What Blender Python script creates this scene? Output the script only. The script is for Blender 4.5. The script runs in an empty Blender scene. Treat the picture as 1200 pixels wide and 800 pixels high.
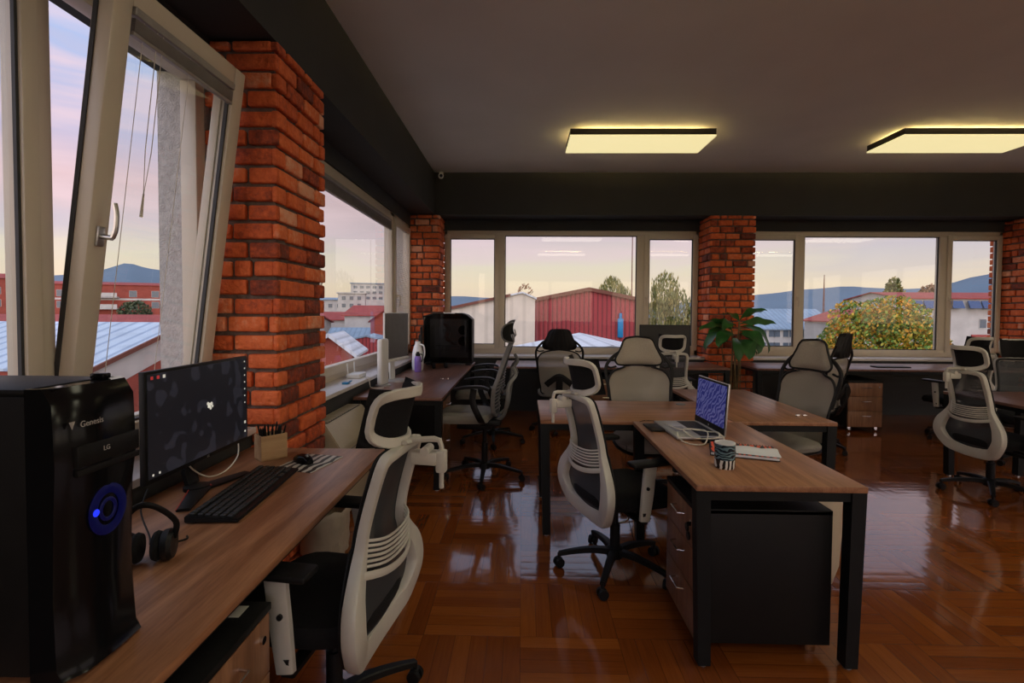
import bpy, bmesh, math, random
from mathutils import Vector, Matrix, noise
random.seed(7)
S = bpy.context.scene
COL = S.collection
PI = math.pi
R = math.radians

# ------------------------------------------------------------------ materials
def new_mat(name):
    m = bpy.data.materials.new(name); m.use_nodes = True
    nt = m.node_tree; nt.nodes.clear()
    out = nt.nodes.new('ShaderNodeOutputMaterial')
    return m, nt, out

def N(nt, kind, **kw):
    n = nt.nodes.new(kind)
    for k, v in kw.items():
        if k in n.inputs: n.inputs[k].default_value = v
        else: setattr(n, k, v)
    return n

def math_(nt, op, a, b=None, c=None):
    n = nt.nodes.new('ShaderNodeMath'); n.operation = op
    for i, v in enumerate((a, b, c)):
        if v is None: continue
        if isinstance(v, (int, float)): n.inputs[i].default_value = v
        else: nt.links.new(v, n.inputs[i])
    return n.outputs[0]

def ramp(nt, fac, stops, interp='LINEAR'):
    r = nt.nodes.new('ShaderNodeValToRGB'); r.color_ramp.interpolation = interp
    el = r.color_ramp.elements
    while len(el) < len(stops): el.new(.5)
    for e, (p, c) in zip(el, stops):
        e.position = p; e.color = (*c, 1) if len(c) == 3 else c
    nt.links.new(fac, r.inputs[0])
    return r.outputs[0]

def pmat(name, col, rough=.5, metal=0, var=.12, scale=12, bump=.0, bscale=60, spec=.5, coat=0, emis=None, estr=1.0, sheen=0):
    """principled material with a slight procedural variation of tone and relief"""
    m, nt, out = new_mat(name)
    b = N(nt, 'ShaderNodeBsdfPrincipled'); nt.links.new(b.outputs[0], out.inputs[0])
    b.inputs['Roughness'].default_value = rough; b.inputs['Metallic'].default_value = metal
    b.inputs['Specular IOR Level'].default_value = spec
    b.inputs['Coat Weight'].default_value = coat
    tc = N(nt, 'ShaderNodeTexCoord')
    no = N(nt, 'ShaderNodeTexNoise'); no.inputs['Scale'].default_value = scale; no.inputs['Detail'].default_value = 4
    nt.links.new(tc.outputs['Object'], no.inputs['Vector'])
    lo = tuple(c * (1 - var) for c in col); hi = tuple(min(1, c * (1 + var)) for c in col)
    nt.links.new(ramp(nt, no.outputs[0], [(.3, lo), (.7, hi)]), b.inputs['Base Color'])
    if bump:
        n2 = N(nt, 'ShaderNodeTexNoise'); n2.inputs['Scale'].default_value = bscale
        nt.links.new(tc.outputs['Object'], n2.inputs['Vector'])
        bp = N(nt, 'ShaderNodeBump'); bp.inputs['Strength'].default_value = bump; bp.inputs['Distance'].default_value = .01
        nt.links.new(n2.outputs[0], bp.inputs['Height']); nt.links.new(bp.outputs[0], b.inputs['Normal'])
    if emis:
        b.inputs['Emission Color'].default_value = (*emis, 1); b.inputs['Emission Strength'].default_value = estr
    return m

def wood(name, c1, c2, axis=1, rough=.4, scale=1.0, coat=0.0):
    m, nt, out = new_mat(name)
    b = N(nt, 'ShaderNodeBsdfPrincipled'); nt.links.new(b.outputs[0], out.inputs[0])
    b.inputs['Roughness'].default_value = rough; b.inputs['Coat Weight'].default_value = coat
    tc = N(nt, 'ShaderNodeTexCoord'); mp = N(nt, 'ShaderNodeMapping')
    sc = [16 * scale] * 3; sc[axis] = 1.3 * scale
    mp.inputs['Scale'].default_value = sc
    nt.links.new(tc.outputs['Object'], mp.inputs[0])
    n1 = N(nt, 'ShaderNodeTexNoise'); n1.inputs['Scale'].default_value = 1.0; n1.inputs['Detail'].default_value = 7; n1.inputs['Distortion'].default_value = 1.4
    nt.links.new(mp.outputs[0], n1.inputs[0])
    n2 = N(nt, 'ShaderNodeTexNoise'); n2.inputs['Scale'].default_value = 9.0; n2.inputs['Detail'].default_value = 3
    nt.links.new(mp.outputs[0], n2.inputs[0])
    f = math_(nt, 'ADD', math_(nt, 'MULTIPLY', n1.outputs[0], .7), math_(nt, 'MULTIPLY', n2.outputs[0], .3))
    nt.links.new(ramp(nt, f, [(.36, c1), (.5, tuple((a + b_) / 2 for a, b_ in zip(c1, c2))), (.64, c2)]), b.inputs['Base Color'])
    bp = N(nt, 'ShaderNodeBump'); bp.inputs['Strength'].default_value = .12; bp.inputs['Distance'].default_value = .002
    nt.links.new(f, bp.inputs['Height']); nt.links.new(bp.outputs[0], b.inputs['Normal'])
    return m

def mesh_fabric(name, col, alpha=.75):
    """woven net: real open cells between threads"""
    m, nt, out = new_mat(name)
    b = N(nt, 'ShaderNodeBsdfPrincipled'); b.inputs['Roughness'].default_value = .7
    b.inputs['Base Color'].default_value = (*col, 1)
    t = N(nt, 'ShaderNodeBsdfTransparent'); mx = N(nt, 'ShaderNodeMixShader')
    tc = N(nt, 'ShaderNodeTexCoord')
    n = N(nt, 'ShaderNodeTexNoise'); n.inputs['Scale'].default_value = 400
    nt.links.new(tc.outputs['Object'], n.inputs[0])
    f = math_(nt, 'ADD', math_(nt, 'MULTIPLY', n.outputs[0], .1), alpha - .05)
    nt.links.new(f, mx.inputs[0]); nt.links.new(t.outputs[0], mx.inputs[1]); nt.links.new(b.outputs[0], mx.inputs[2])
    nt.links.new(mx.outputs[0], out.inputs[0])
    return m

def glass(name, tint=(.93, .96, .95), refl=1.0):
    m, nt, out = new_mat(name)
    t = N(nt, 'ShaderNodeBsdfTransparent'); t.inputs[0].default_value = (*tint, 1)
    g = N(nt, 'ShaderNodeBsdfGlossy'); g.inputs['Roughness'].default_value = .0
    fr = N(nt, 'ShaderNodeFresnel'); fr.inputs[0].default_value = 1.45
    no = N(nt, 'ShaderNodeTexNoise'); no.inputs['Scale'].default_value = 1.5
    geo = N(nt, 'ShaderNodeNewGeometry')
    f = math_(nt, 'MULTIPLY', math_(nt, 'MULTIPLY', fr.outputs[0], refl), math_(nt, 'SUBTRACT', 1, geo.outputs['Backfacing']))
    mx = N(nt, 'ShaderNodeMixShader')
    nt.links.new(f, mx.inputs[0]); nt.links.new(t.outputs[0], mx.inputs[1]); nt.links.new(g.outputs[0], mx.inputs[2])
    nt.links.new(mx.outputs[0], out.inputs[0])
    return m

def zebra(name, ca, cb, scale=5, dist=7, emis=0.0, rough=.5, direction='X'):
    m, nt, out = new_mat(name)
    b = N(nt, 'ShaderNodeBsdfPrincipled'); nt.links.new(b.outputs[0], out.inputs[0]); b.inputs['Roughness'].default_value = rough
    tc = N(nt, 'ShaderNodeTexCoord')
    w = N(nt, 'ShaderNodeTexWave'); w.bands_direction = direction; w.inputs['Scale'].default_value = scale
    w.inputs['Distortion'].default_value = dist; w.inputs['Detail'].default_value = 1.5; w.inputs['Detail Scale'].default_value = 1.2
    nt.links.new(tc.outputs['Object'], w.inputs[0])
    c = ramp(nt, w.outputs[1], [(.42, ca), (.55, cb)])
    nt.links.new(c, b.inputs['Base Color'])
    if emis:
        nt.links.new(c, b.inputs['Emission Color']); b.inputs['Emission Strength'].default_value = emis
    return m

def floor_mat():
    m, nt, out = new_mat('parquet')
    b = N(nt, 'ShaderNodeBsdfPrincipled'); nt.links.new(b.outputs[0], out.inputs[0])
    tc = N(nt, 'ShaderNodeTexCoord'); sp = N(nt, 'ShaderNodeSeparateXYZ'); nt.links.new(tc.outputs['Object'], sp.inputs[0])
    B = .43; n = 6
    u = math_(nt, 'DIVIDE', sp.outputs[0], B); v = math_(nt, 'DIVIDE', sp.outputs[1], B)
    cu = math_(nt, 'FLOOR', u); cv = math_(nt, 'FLOOR', v)
    par = math_(nt, 'FLOORED_MODULO', math_(nt, 'ADD', cu, cv), 2)
    inv = math_(nt, 'SUBTRACT', 1, par)
    s = math_(nt, 'MULTIPLY', math_(nt, 'ADD', math_(nt, 'MULTIPLY', u, par), math_(nt, 'MULTIPLY', v, inv)), n)
    al = math_(nt, 'ADD', math_(nt, 'MULTIPLY', v, par), math_(nt, 'MULTIPLY', u, inv))
    si = math_(nt, 'FLOOR', s); sf = math_(nt, 'FRACT', s); af = math_(nt, 'FRACT', al)
    cb = N(nt, 'ShaderNodeCombineXYZ')
    nt.links.new(math_(nt, 'ADD', cu, math_(nt, 'MULTIPLY', si, 7.31)), cb.inputs[0]); nt.links.new(cv, cb.inputs[1]); nt.links.new(si, cb.inputs[2])
    wn = N(nt, 'ShaderNodeTexWhiteNoise'); nt.links.new(cb.outputs[0], wn.inputs[0])
    cb2 = N(nt, 'ShaderNodeCombineXYZ')
    nt.links.new(math_(nt, 'MULTIPLY', s, 5), cb2.inputs[0]); nt.links.new(math_(nt, 'MULTIPLY', al, 1.6), cb2.inputs[1]); nt.links.new(math_(nt, 'MULTIPLY', wn.outputs[0], 40), cb2.inputs[2])
    gr = N(nt, 'ShaderNodeTexNoise'); gr.inputs['Scale'].default_value = 1.6; gr.inputs['Detail'].default_value = 6
    nt.links.new(cb2.outputs[0], gr.inputs[0])
    f = math_(nt, 'ADD', math_(nt, 'MULTIPLY', wn.outputs[0], .5), math_(nt, 'MULTIPLY', gr.outputs[0], .5))
    c = ramp(nt, f, [(.1, (.155, .038, .008)), (.4, (.22, .056, .011)), (.62, (.28, .078, .014)), (.9, (.35, .105, .021))])
    # grooves between strips
    e1 = math_(nt, 'MINIMUM', sf, math_(nt, 'SUBTRACT', 1, sf))
    e2 = math_(nt, 'MULTIPLY', math_(nt, 'MINIMUM', af, math_(nt, 'SUBTRACT', 1, af)), n)
    e = math_(nt, 'MINIMUM', e1, e2)
    g = ramp(nt, e, [(.0, (.45, .45, .45)), (.035, (1, 1, 1))])
    mx = N(nt, 'ShaderNodeMix'); mx.data_type = 'RGBA'; mx.blend_type = 'MULTIPLY'; mx.inputs[0].default_value = 1
    nt.links.new(c, mx.inputs[6]); nt.links.new(g, mx.inputs[7]); nt.links.new(mx.outputs[2], b.inputs['Base Color'])
    n3 = N(nt, 'ShaderNodeTexNoise'); n3.inputs['Scale'].default_value = 2.0; nt.links.new(tc.outputs['Object'], n3.inputs[0])
    nt.links.new(math_(nt, 'ADD', math_(nt, 'MULTIPLY', n3.outputs[0], .10), .05), b.inputs['Roughness'])
    b.inputs['Specular IOR Level'].default_value = .75
    b.inputs['Coat Weight'].default_value = .35; b.inputs['Coat Roughness'].default_value = .06
    # every strip is cupped a little and lies a little differently
    cup = math_(nt, 'MULTIPLY', math_(nt, 'MULTIPLY', sf, math_(nt, 'SUBTRACT', 1, sf)), .55)
    n4 = N(nt, 'ShaderNodeTexNoise'); n4.inputs['Scale'].default_value = 6; nt.links.new(tc.outputs['Object'], n4.inputs[0])
    h = math_(nt, 'ADD', cup, math_(nt, 'MULTIPLY', n4.outputs[0], 1.1))
    tilt = math_(nt, 'MULTIPLY', math_(nt, 'SUBTRACT', wn.outputs[0], .5), sf)
    h = math_(nt, 'ADD', h, math_(nt, 'MULTIPLY', tilt, .5))
    bp = N(nt, 'ShaderNodeBump'); bp.inputs['Strength'].default_value = .5; bp.inputs['Distance'].default_value = .0022
    nt.links.new(h, bp.inputs['Height']); nt.links.new(bp.outputs[0], b.inputs['Normal']); nt.links.new(bp.outputs[0], b.inputs['Coat Normal'])
    return m

def brick_mat():
    m, nt, out = new_mat('brick')
    b = N(nt, 'ShaderNodeBsdfPrincipled'); nt.links.new(b.outputs[0], out.inputs[0]); b.inputs['Roughness'].default_value = .75
    at = N(nt, 'ShaderNodeAttribute'); at.attribute_name = 'tone'
    tc = N(nt, 'ShaderNodeTexCoord')
    n1 = N(nt, 'ShaderNodeTexNoise'); n1.inputs['Scale'].default_value = 22; n1.inputs['Detail'].default_value = 6; n1.inputs['Roughness'].default_value = .7
    nt.links.new(tc.outputs['Object'], n1.inputs[0])
    f = math_(nt, 'ADD', math_(nt, 'MULTIPLY', at.outputs['Fac'], .62), math_(nt, 'MULTIPLY', n1.outputs[0], .62))
    c = ramp(nt, f, [(.20, (.06, .028, .020)), (.38, (.26, .045, .018)), (.54, (.66, .115, .028)), (.72, (.84, .185, .05)), (.90, (.86, .40, .24))])
    nt.links.new(c, b.inputs['Base Color'])
    n2 = N(nt, 'ShaderNodeTexNoise'); n2.inputs['Scale'].default_value = 38; n2.inputs['Detail'].default_value = 7
    nt.links.new(tc.outputs['Object'], n2.inputs[0])
    bp = N(nt, 'ShaderNodeBump'); bp.inputs['Strength'].default_value = 1.0; bp.inputs['Distance'].default_value = .014
    nt.links.new(n2.outputs[0], bp.inputs['Height']); nt.links.new(bp.outputs[0], b.inputs['Normal'])
    return m

def facade_mat(name, col, rough=.8, stripe=None, sscale=3.0, axis='X', depth=.03):
    """painted wall or sheet with ribs"""
    m, nt, out = new_mat(name)
    b = N(nt, 'ShaderNodeBsdfPrincipled'); nt.links.new(b.outputs[0], out.inputs[0]); b.inputs['Roughness'].default_value = rough
    tc = N(nt, 'ShaderNodeTexCoord')
    n1 = N(nt, 'ShaderNodeTexNoise'); n1.inputs['Scale'].default_value = .8; n1.inputs['Detail'].default_value = 5
    nt.links.new(tc.outputs['Object'], n1.inputs[0])
    c = ramp(nt, n1.outputs[0], [(.3, tuple(x * .85 for x in col)), (.7, tuple(min(1, x * 1.1) for x in col))])
    if stripe:
        w = N(nt, 'ShaderNodeTexWave'); w.bands_direction = axis; w.inputs['Scale'].default_value = sscale
        nt.links.new(tc.outputs['Object'], w.inputs[0])
        g = ramp(nt, w.outputs[1], [(.05, stripe), (.3, (1, 1, 1))])
        mx = N(nt, 'ShaderNodeMix'); mx.data_type = 'RGBA'; mx.blend_type = 'MULTIPLY'; mx.inputs[0].default_value = 1
        nt.links.new(c, mx.inputs[6]); nt.links.new(g, mx.inputs[7]); c = mx.outputs[2]
        bp = N(nt, 'ShaderNodeBump'); bp.inputs['Strength'].default_value = 1; bp.inputs['Distance'].default_value = depth
        nt.links.new(w.outputs[1], bp.inputs['Height']); nt.links.new(bp.outputs[0], b.inputs['Normal'])
    nt.links.new(c, b.inputs['Base Color'])
    return m

def leaf_mat(name, stops, scale=1.2, rough=.6):
    m, nt, out = new_mat(name)
    b = N(nt, 'ShaderNodeBsdfPrincipled'); nt.links.new(b.outputs[0], out.inputs[0]); b.inputs['Roughness'].default_value = rough
    tc = N(nt, 'ShaderNodeTexCoord')
    n1 = N(nt, 'ShaderNodeTexNoise'); n1.inputs['Scale'].default_value = scale; n1.inputs['Detail'].default_value = 5
    nt.links.new(tc.outputs['Object'], n1.inputs[0])
    at = N(nt, 'ShaderNodeAttribute'); at.attribute_name = 'tone'
    f = math_(nt, 'ADD', math_(nt, 'MULTIPLY', n1.outputs[0], .65), math_(nt, 'MULTIPLY', at.outputs['Fac'], .35))
    nt.links.new(ramp(nt, f, stops), b.inputs['Base Color'])
    return m

M = {}
M['floor'] = floor_mat()
M['brick'] = brick_mat()
M['mortar'] = pmat('mortar', (.16, .12, .10), .95, var=.3, scale=30, bump=.5, bscale=90)
M['ceiling'] = pmat('ceiling_paint', (.76, .76, .71), .9, var=.03, scale=2, bump=.05, bscale=200)
M['dark_wall'] = pmat('charcoal_paint', (.036, .037, .036), .75, var=.08, scale=3, bump=.08, bscale=150)
M['pale_wall'] = pmat('grey_paint', (.62, .58, .54), .85, var=.04, scale=3)
M['upvc'] = pmat('window_plastic', (.64, .56, .45), .35, var=.03, scale=4)
M['white_plastic'] = pmat('chair_white_plastic', (.54, .52, .46), .38, var=.04, scale=8, bump=.03, bscale=300)
M['white'] = pmat('white_plastic', (.78, .78, .76), .35, var=.03)
M['sill'] = pmat('white_sill', (.66, .62, .60), .3, var=.05)
M['gasket'] = pmat('rubber_gasket', (.03, .03, .032), .6)
M['steel'] = pmat('brushed_steel', (.6, .6, .58), .3, metal=1, var=.05)
M['chrome'] = pmat('chrome', (.75, .75, .75), .12, metal=1, var=.02)
M['black_plastic'] = pmat('black_plastic', (.009, .009, .0095), .45, spec=.22, var=.2, bump=.05, bscale=300)
M['black_gloss'] = pmat('gloss_black', (.005, .005, .006), .14, var=.1, spec=.22)
M['black_fabric'] = pmat('black_fabric', (.010, .010, .011), .9, spec=.22, var=.2, scale=120, bump=.25, bscale=500)
M['black_metal'] = pmat('black_powder_coat', (.008, .0095, .010), .5, spec=.22, var=.1, bump=.03, bscale=400)
M['cab_black'] = pmat('cabinet_black', (.0095, .0095, .0095), .5, spec=.22, var=.1)
M['grey_fabric'] = pmat('grey_fabric', (.36, .32, .265), .9, var=.1, scale=150, bump=.25, bscale=500)
M['seat_grey'] = pmat('seat_grey_fabric', (.27, .25, .215), .9, var=.1, scale=150, bump=.25, bscale=500)
M['grey_plastic'] = pmat('grey_plastic', (.16, .16, .16), .35, var=.06)
M['dark_net'] = mesh_fabric('dark_net', (.05, .055, .06), .80)
M['grey_net'] = mesh_fabric('grey_net', (.35, .315, .265), .80)
M['brown_net'] = mesh_fabric('brown_net', (.13, .105, .09), .78)
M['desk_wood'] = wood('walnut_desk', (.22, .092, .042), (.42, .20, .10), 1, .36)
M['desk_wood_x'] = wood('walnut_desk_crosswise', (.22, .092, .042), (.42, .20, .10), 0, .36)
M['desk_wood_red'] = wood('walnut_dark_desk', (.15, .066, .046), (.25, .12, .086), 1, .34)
M['cab_wood'] = wood('walnut_drawer', (.19, .085, .042), (.34, .165, .085), 2, .42)
M['beige'] = pmat('beige_enamel', (.50, .43, .31), .4, var=.03)
M['glass'] = glass('window_glass')
M['case_glass'] = glass('smoked_glass', (.62, .62, .63), 1.0)
M['zebra'] = zebra('zebra_print', (.02, .02, .02), (.62, .62, .58), 8, 5)
M['tiger'] = zebra('orange_stripe_print', (.75, .09, .02), (.02, .02, .02), 12, 6)
M['mug'] = zebra('mug_print', (.012, .02, .03), (.12, .22, .26), 22, 9, rough=.15, direction='Z')
M['mug_low'] = zebra('mug_zebra_band', (.015, .015, .015), (.7, .7, .66), 16, 4, rough=.15)
M['laptop_screen'] = zebra('blue_zebra_wallpaper', (.030, .036, .20), (.11, .12, .34), 16, 9, emis=.28, rough=.25, direction='DIAGONAL')
M['monitor_screen'] = zebra('dark_wave_wallpaper', (.009, .009, .012), (.020, .020, .028), 9, 7, emis=.45, rough=.3)
M['off_screen'] = pmat('screen_off', (.005, .005, .006), .45, var=.1)
M['pale_screen'] = pmat('reflecting_screen', (.09, .085, .09), .22, var=.08)
M['lamp'] = pmat('lit_diffuser', (.8, .78, .6), .5, var=.01, emis=(1.0, .86, .44), estr=.66)
M['lamp_fill'] = pmat('fill_diffuser', (.8, .78, .7), .5, var=.01, emis=(1.0, .94, .68), estr=4.0)  # stronger glow, only for the added out-of-view lamps
M['lamp_rim'] = pmat('lamp_rim', (.035, .03, .022), .5)
M['blue_led'] = pmat('blue_led', (.0, .01, .2), .4, emis=(.02, .04, 1.0), estr=.8)
M['blue_led_dim'] = pmat('blue_fan_glow', (.0, .003, .03), .3, emis=(.01, .012, .30), estr=.05)
M['silver'] = pmat('laptop_aluminium', (.50, .50, .50), .35, metal=.6, var=.04)
M['keys'] = pmat('key_black', (.02, .02, .021), .5)
M['red'] = pmat('red_plastic', (.45, .03, .02), .4)
M['orange'] = pmat('orange_red_print', (.75, .09, .02), .5, var=.3, scale=40)
M['paper'] = pmat('paper', (.74, .76, .80), .7, var=.02)
M['pen_wood'] = wood('plywood', (.42, .25, .12), (.56, .36, .19), 0, .6)
M['purple'] = pmat('purple_bottle', (.25, .15, .52), .35)
M['blue'] = pmat('blue_plastic', (.01, .20, .42), .4)
M['terracotta'] = pmat('pot_grey', (.10, .09, .085), .7)
M['soil'] = pmat('soil', (.035, .022, .015), .95, var=.4, scale=40)
M['leaf'] = leaf_mat('plant_leaf', [(.3, (.02, .10, .02)), (.55, (.05, .22, .04)), (.8, (.15, .38, .06))], 8, .4)
M['stalk'] = pmat('plant_stem', (.20, .13, .05), .7, var=.3, scale=25)
M['bag'] = pmat('bin_bag', (.50, .43, .35), .5, var=.08, bump=.4, bscale=12)
M['label'] = pmat('label_white', (.62, .60, .50), .6)
M['icon_red'] = pmat('icon_red', (.5, .03, .03), .5, emis=(.4, .04, .04), estr=.4)
M['icon_pale'] = pmat('icon_pale', (.5, .5, .45), .5, emis=(.55, .52, .45), estr=.6)
M['logo'] = pmat('logo_silver', (.38, .36, .34), .4)
M['cable_white'] = pmat('cable_white', (.66, .62, .52), .45)

# ------------------------------------------------------------------ geometry helpers
class G:
    def __init__(s): s.bm = bmesh.new(); s.mi = 0; s.tone = None; s.tl = s.bm.faces.layers.float.new('tone')
    def _fin(s, faces):
        for f in faces:
            f.material_index = s.mi
            if s.tone is not None:
                f[s.tl] = s.tone
    def face(s, pts):
        vs = [s.bm.verts.new(p) for p in pts]
        f = s.bm.faces.new(vs); s._fin([f]); return vs
    def box(s, c, d, bev=0, rz=0, rot=None, seg=2):
        m = Matrix.Translation(c) @ (rot.to_4x4() if rot else Matrix.Rotation(rz, 4, 'Z')) @ Matrix.Diagonal((*d, 1))
        if not bev:
            r = bmesh.ops.create_cube(s.bm, size=1, matrix=m)
            fs = set(f for v in r['verts'] for f in v.link_faces)
        else:
            t = bmesh.new(); bmesh.ops.create_cube(t, size=1, matrix=m)
            bmesh.ops.bevel(t, geom=list(t.edges), offset=bev, segments=seg, affect='EDGES', profile=.5)
            mp = {v: s.bm.verts.new(v.co) for v in t.verts}
            fs = [s.bm.faces.new([mp[v] for v in f.verts]) for f in t.faces]; t.free()
        s._fin(fs); return fs
    def b2(s, a, b, bev=0):
        c = [(p + q) / 2 for p, q in zip(a, b)]; d = [abs(q - p) for p, q in zip(a, b)]
        return s.box(c, d, bev)
    def rings(s, rings, closed=True, cap=True, loop=False):
        vr = [[s.bm.verts.new(p) for p in r] for r in rings]
        fs = []; n = len(vr[0]); k = len(vr)
        for i in range(k if loop else k - 1):
            a, b = vr[i], vr[(i + 1) % k]
            for j in range(n if closed else n - 1):
                fs.append(s.bm.faces.new((a[j], a[(j + 1) % n], b[(j + 1) % n], b[j])))
        if cap and closed and not loop:
            fs.append(s.bm.faces.new(list(reversed(vr[0])))); fs.append(s.bm.faces.new(vr[-1]))
        s._fin(fs); return vr
    def cyl(s, p0, p1, r0, r1=None, n=16):
        r1 = r0 if r1 is None else r1
        p0, p1 = Vector(p0), Vector(p1); t = (p1 - p0).normalized()
        u = t.orthogonal().normalized(); v = t.cross(u)
        s.rings([[p + (u * math.cos(a) + v * math.sin(a)) * r for a in [2 * PI * k / n for k in range(n)]] for p, r in ((p0, r0), (p1, r1))])
    def lathe(s, prof, c=(0, 0, 0), n=24, axis='Z', cap=True):
        rg = []
        for r, z in prof:
            ring = []
            for k in range(n):
                a = 2 * PI * k / n; x, y = r * math.cos(a), r * math.sin(a)
                p = {'Z': (x, y, z), 'X': (z, x, y), 'Y': (y, z, x)}[axis]
                ring.append(Vector(p) + Vector(c))
            rg.append(ring)
        s.rings(rg, cap=cap)
    def sweep(s, pts, a, b=None, ref=(1, 0, 0), closed=False, n=8, flat=False):
        """section of half-size a (across) and b (along ref) swept along pts"""
        pts = [Vector(p) for p in pts]; k = len(pts); ref = Vector(ref); rg = []
        A = a if isinstance(a, (list, tuple)) else [a] * k
        Bb = A if b is None else (b if isinstance(b, (list, tuple)) else [b] * k)
        last = None
        for i, p in enumerate(pts):
            if closed: t = pts[(i + 1) % k] - pts[i - 1]
            else: t = pts[min(i + 1, k - 1)] - pts[max(i - 1, 0)]
            t.normalize()
            d = ref - t * ref.dot(t)
            if d.length < .05: d = (last - t * last.dot(t)) if last is not None else t.orthogonal()
            d.normalize(); last = d; nn = t.cross(d)
            ring = []
            for j in range(n):
                an = 2 * PI * (j + .5) / n; cx, sy = math.cos(an), math.sin(an)
                if flat:
                    q = .38
                    cx = math.copysign(abs(cx) ** q, cx); sy = math.copysign(abs(sy) ** q, sy)
                ring.append(p + nn * cx * A[i] + d * sy * Bb[i])
            rg.append(ring)
        s.rings(rg, loop=closed)
    def grid(s, fn, nu, nv, thick=0):
        """fn(u,v)->point, u,v in 0..1; thick gives it a back"""
        P = [[Vector(fn(i / nu, j / nv)) for j in range(nv + 1)] for i in range(nu + 1)]
        V = [[s.bm.verts.new(p) for p in r] for r in P]; fs = []
        for i in range(nu):
            for j in range(nv): fs.append(s.bm.faces.new((V[i][j], V[i + 1][j], V[i + 1][j + 1], V[i][j + 1])))
        s._fin(fs)
    def prism(s, poly, vec):
        vec = Vector(vec); a = [Vector(p) for p in poly]
        s.rings([a, [p + vec for p in a]])
    def make(s, name, mats, parent=None, smooth=35, loc=None):
        bmesh.ops.recalc_face_normals(s.bm, faces=s.bm.faces)
        me = bpy.data.meshes.new(name); s.bm.to_mesh(me); s.bm.free()
        if not isinstance(mats, (list, tuple)): mats = [mats]
        for m in mats: me.materials.append(m)
        if smooth: me.shade_smooth(); me.set_sharp_from_angle(angle=R(smooth))
        o = bpy.data.objects.new(name, me); COL.objects.link(o)
        if parent: o.parent = parent
        if loc: o.location = loc
        return o

def cat_rom(pts, closed=False, sub=6):
    P = [Vector(p) for p in pts]; k = len(P); out = []
    rng = range(k) if closed else range(k - 1)
    for i in rng:
        if closed: a, b, c, d = P[i - 1], P[i], P[(i + 1) % k], P[(i + 2) % k]
        else: a, b, c, d = P[max(i - 1, 0)], P[i], P[i + 1], P[min(i + 2, k - 1)]
        for j in range(sub):
            t = j / sub
            out.append(.5 * ((2 * b) + (c - a) * t + (2 * a - 5 * b + 4 * c - d) * t * t + (3 * b - a - 3 * c + d) * t ** 3))
    if not closed: out.append(P[-1])
    return out

def interp(tab, z):
    """piecewise-linear table lookup tab=[(z,v..)]"""
    if z <= tab[0][0]: return tab[0][1:]
    for p, q in zip(tab, tab[1:]):
        if z <= q[0]:
            t = (z - p[0]) / (q[0] - p[0]); t = t * t * (3 - 2 * t) * .5 + t * .5
            return tuple(a + (b - a) * t for a, b in zip(p[1:], q[1:]))
    return tab[-1][1:]

def thing(name, label, cat, loc=(0, 0, 0), rz=0, group=None):
    o = bpy.data.objects.new(name, None); o.empty_display_size = .1; COL.objects.link(o)
    o.location = loc; o.rotation_euler = (0, 0, rz); o['label'] = label; o['category'] = cat
    if group: o['group'] = group
    return o
def tag(o, label, cat, group=None, kind=None):
    o['label'] = label; o['category'] = cat
    if group: o['group'] = group
    if kind: o['kind'] = kind
    return o
def struct(o, label=None):
    o['kind'] = 'structure'
    if label: o['label'] = label
    return o
def sthing(name, label=None):
    o = bpy.data.objects.new(name, None); COL.objects.link(o); return struct(o, label)
def dup(root, loc, rz, label):
    r = root.copy(); COL.objects.link(r); r.location = loc; r.rotation_euler = (0, 0, rz); r['label'] = label
    def rec(src, dst):
        for ch in list(src.children):
            c = ch.copy(); COL.objects.link(c); c.parent = dst
            rec(ch, c)
    rec(root, r)
    return r

# ------------------------------------------------------------------ room
CZ = 3.38                      # ceiling
g = G(); g.b2((-1.85, -3.2, -.12), (9.2, 7.65, 0)); o = g.make('floor', M['floor'], smooth=0); struct(o, 'glossy reddish parquet floor in basket weave blocks')
g = G(); g.b2((-1.85, -3.2, CZ), (9.2, 7.65, CZ + .15)); o = g.make('ceiling', M['ceiling'], smooth=0); struct(o, 'plain grey plaster ceiling')
# left wall: parapet, head band and piers, dark painted
g = G()
g.b2((-1.85, -3.2, 0), (-1.38, 7.2, .81))
g.b2((-1.85, -3.2, 2.635), (-1.58, 7.4, 2.81))
g.b2((-1.85, -3.2, .81), (-1.6, .35, 2.7))
g.make('wall_left', M['dark_wall'], smooth=0); struct(bpy.data.objects['wall_left'], 'charcoal wall below the left hand windows')
g = G()
g.b2((-1.38, 7.1, 0), (9.2, 7.65, .76))
g.b2((-1.6, 7.38, 2.635), (9.2, 7.65, 2.81))
g.b2((7.6, 7.1, .76), (9.2, 7.65, 2.7))
g.make('wall_back', M['dark_wall'], smooth=0); struct(bpy.data.objects['wall_back'], 'charcoal wall below the far windows')
M['plaster'] = pmat('rough_plaster', (.50, .47, .44), .95, var=.15, scale=40, bump=.8, bscale=120)
g = G(); g.b2((-1.85, 2.49, .5), (-1.605, 3.06, 3.0)); g.b2((-1.85, 7.0, .5), (-1.625, 7.65, 3.0)); struct(g.make('trim_3', M['plaster'], smooth=0), 'rough pale outer plaster beside the window')
g = G(); g.b2((9.0, -3.2, 0), (9.2, 7.1, .9)); g.b2((9.0, -3.2, 2.6), (9.2, 7.1, CZ))
for y0, y1 in ((-3.2, -2.6), (.6, 1.2), (4.2, 7.1)): g.b2((9.0, y0, .9), (9.2, y1, 2.6))
g.make('wall_right', M['pale_wall'], smooth=0); struct(bpy.data.objects['wall_right'])
g = G(); g.b2((-1.38, -3.35, 0), (9.0, -3.2, .9)); g.b2((-1.38, -3.35, 2.6), (9.0, -3.2, CZ))
for x0, x1 in ((-1.38, -.6), (2.6, 3.2), (6.4, 7.0), (8.6, 9.0)): g.b2((x0, -3.35, .9), (x1, -3.2, 2.6))
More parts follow.
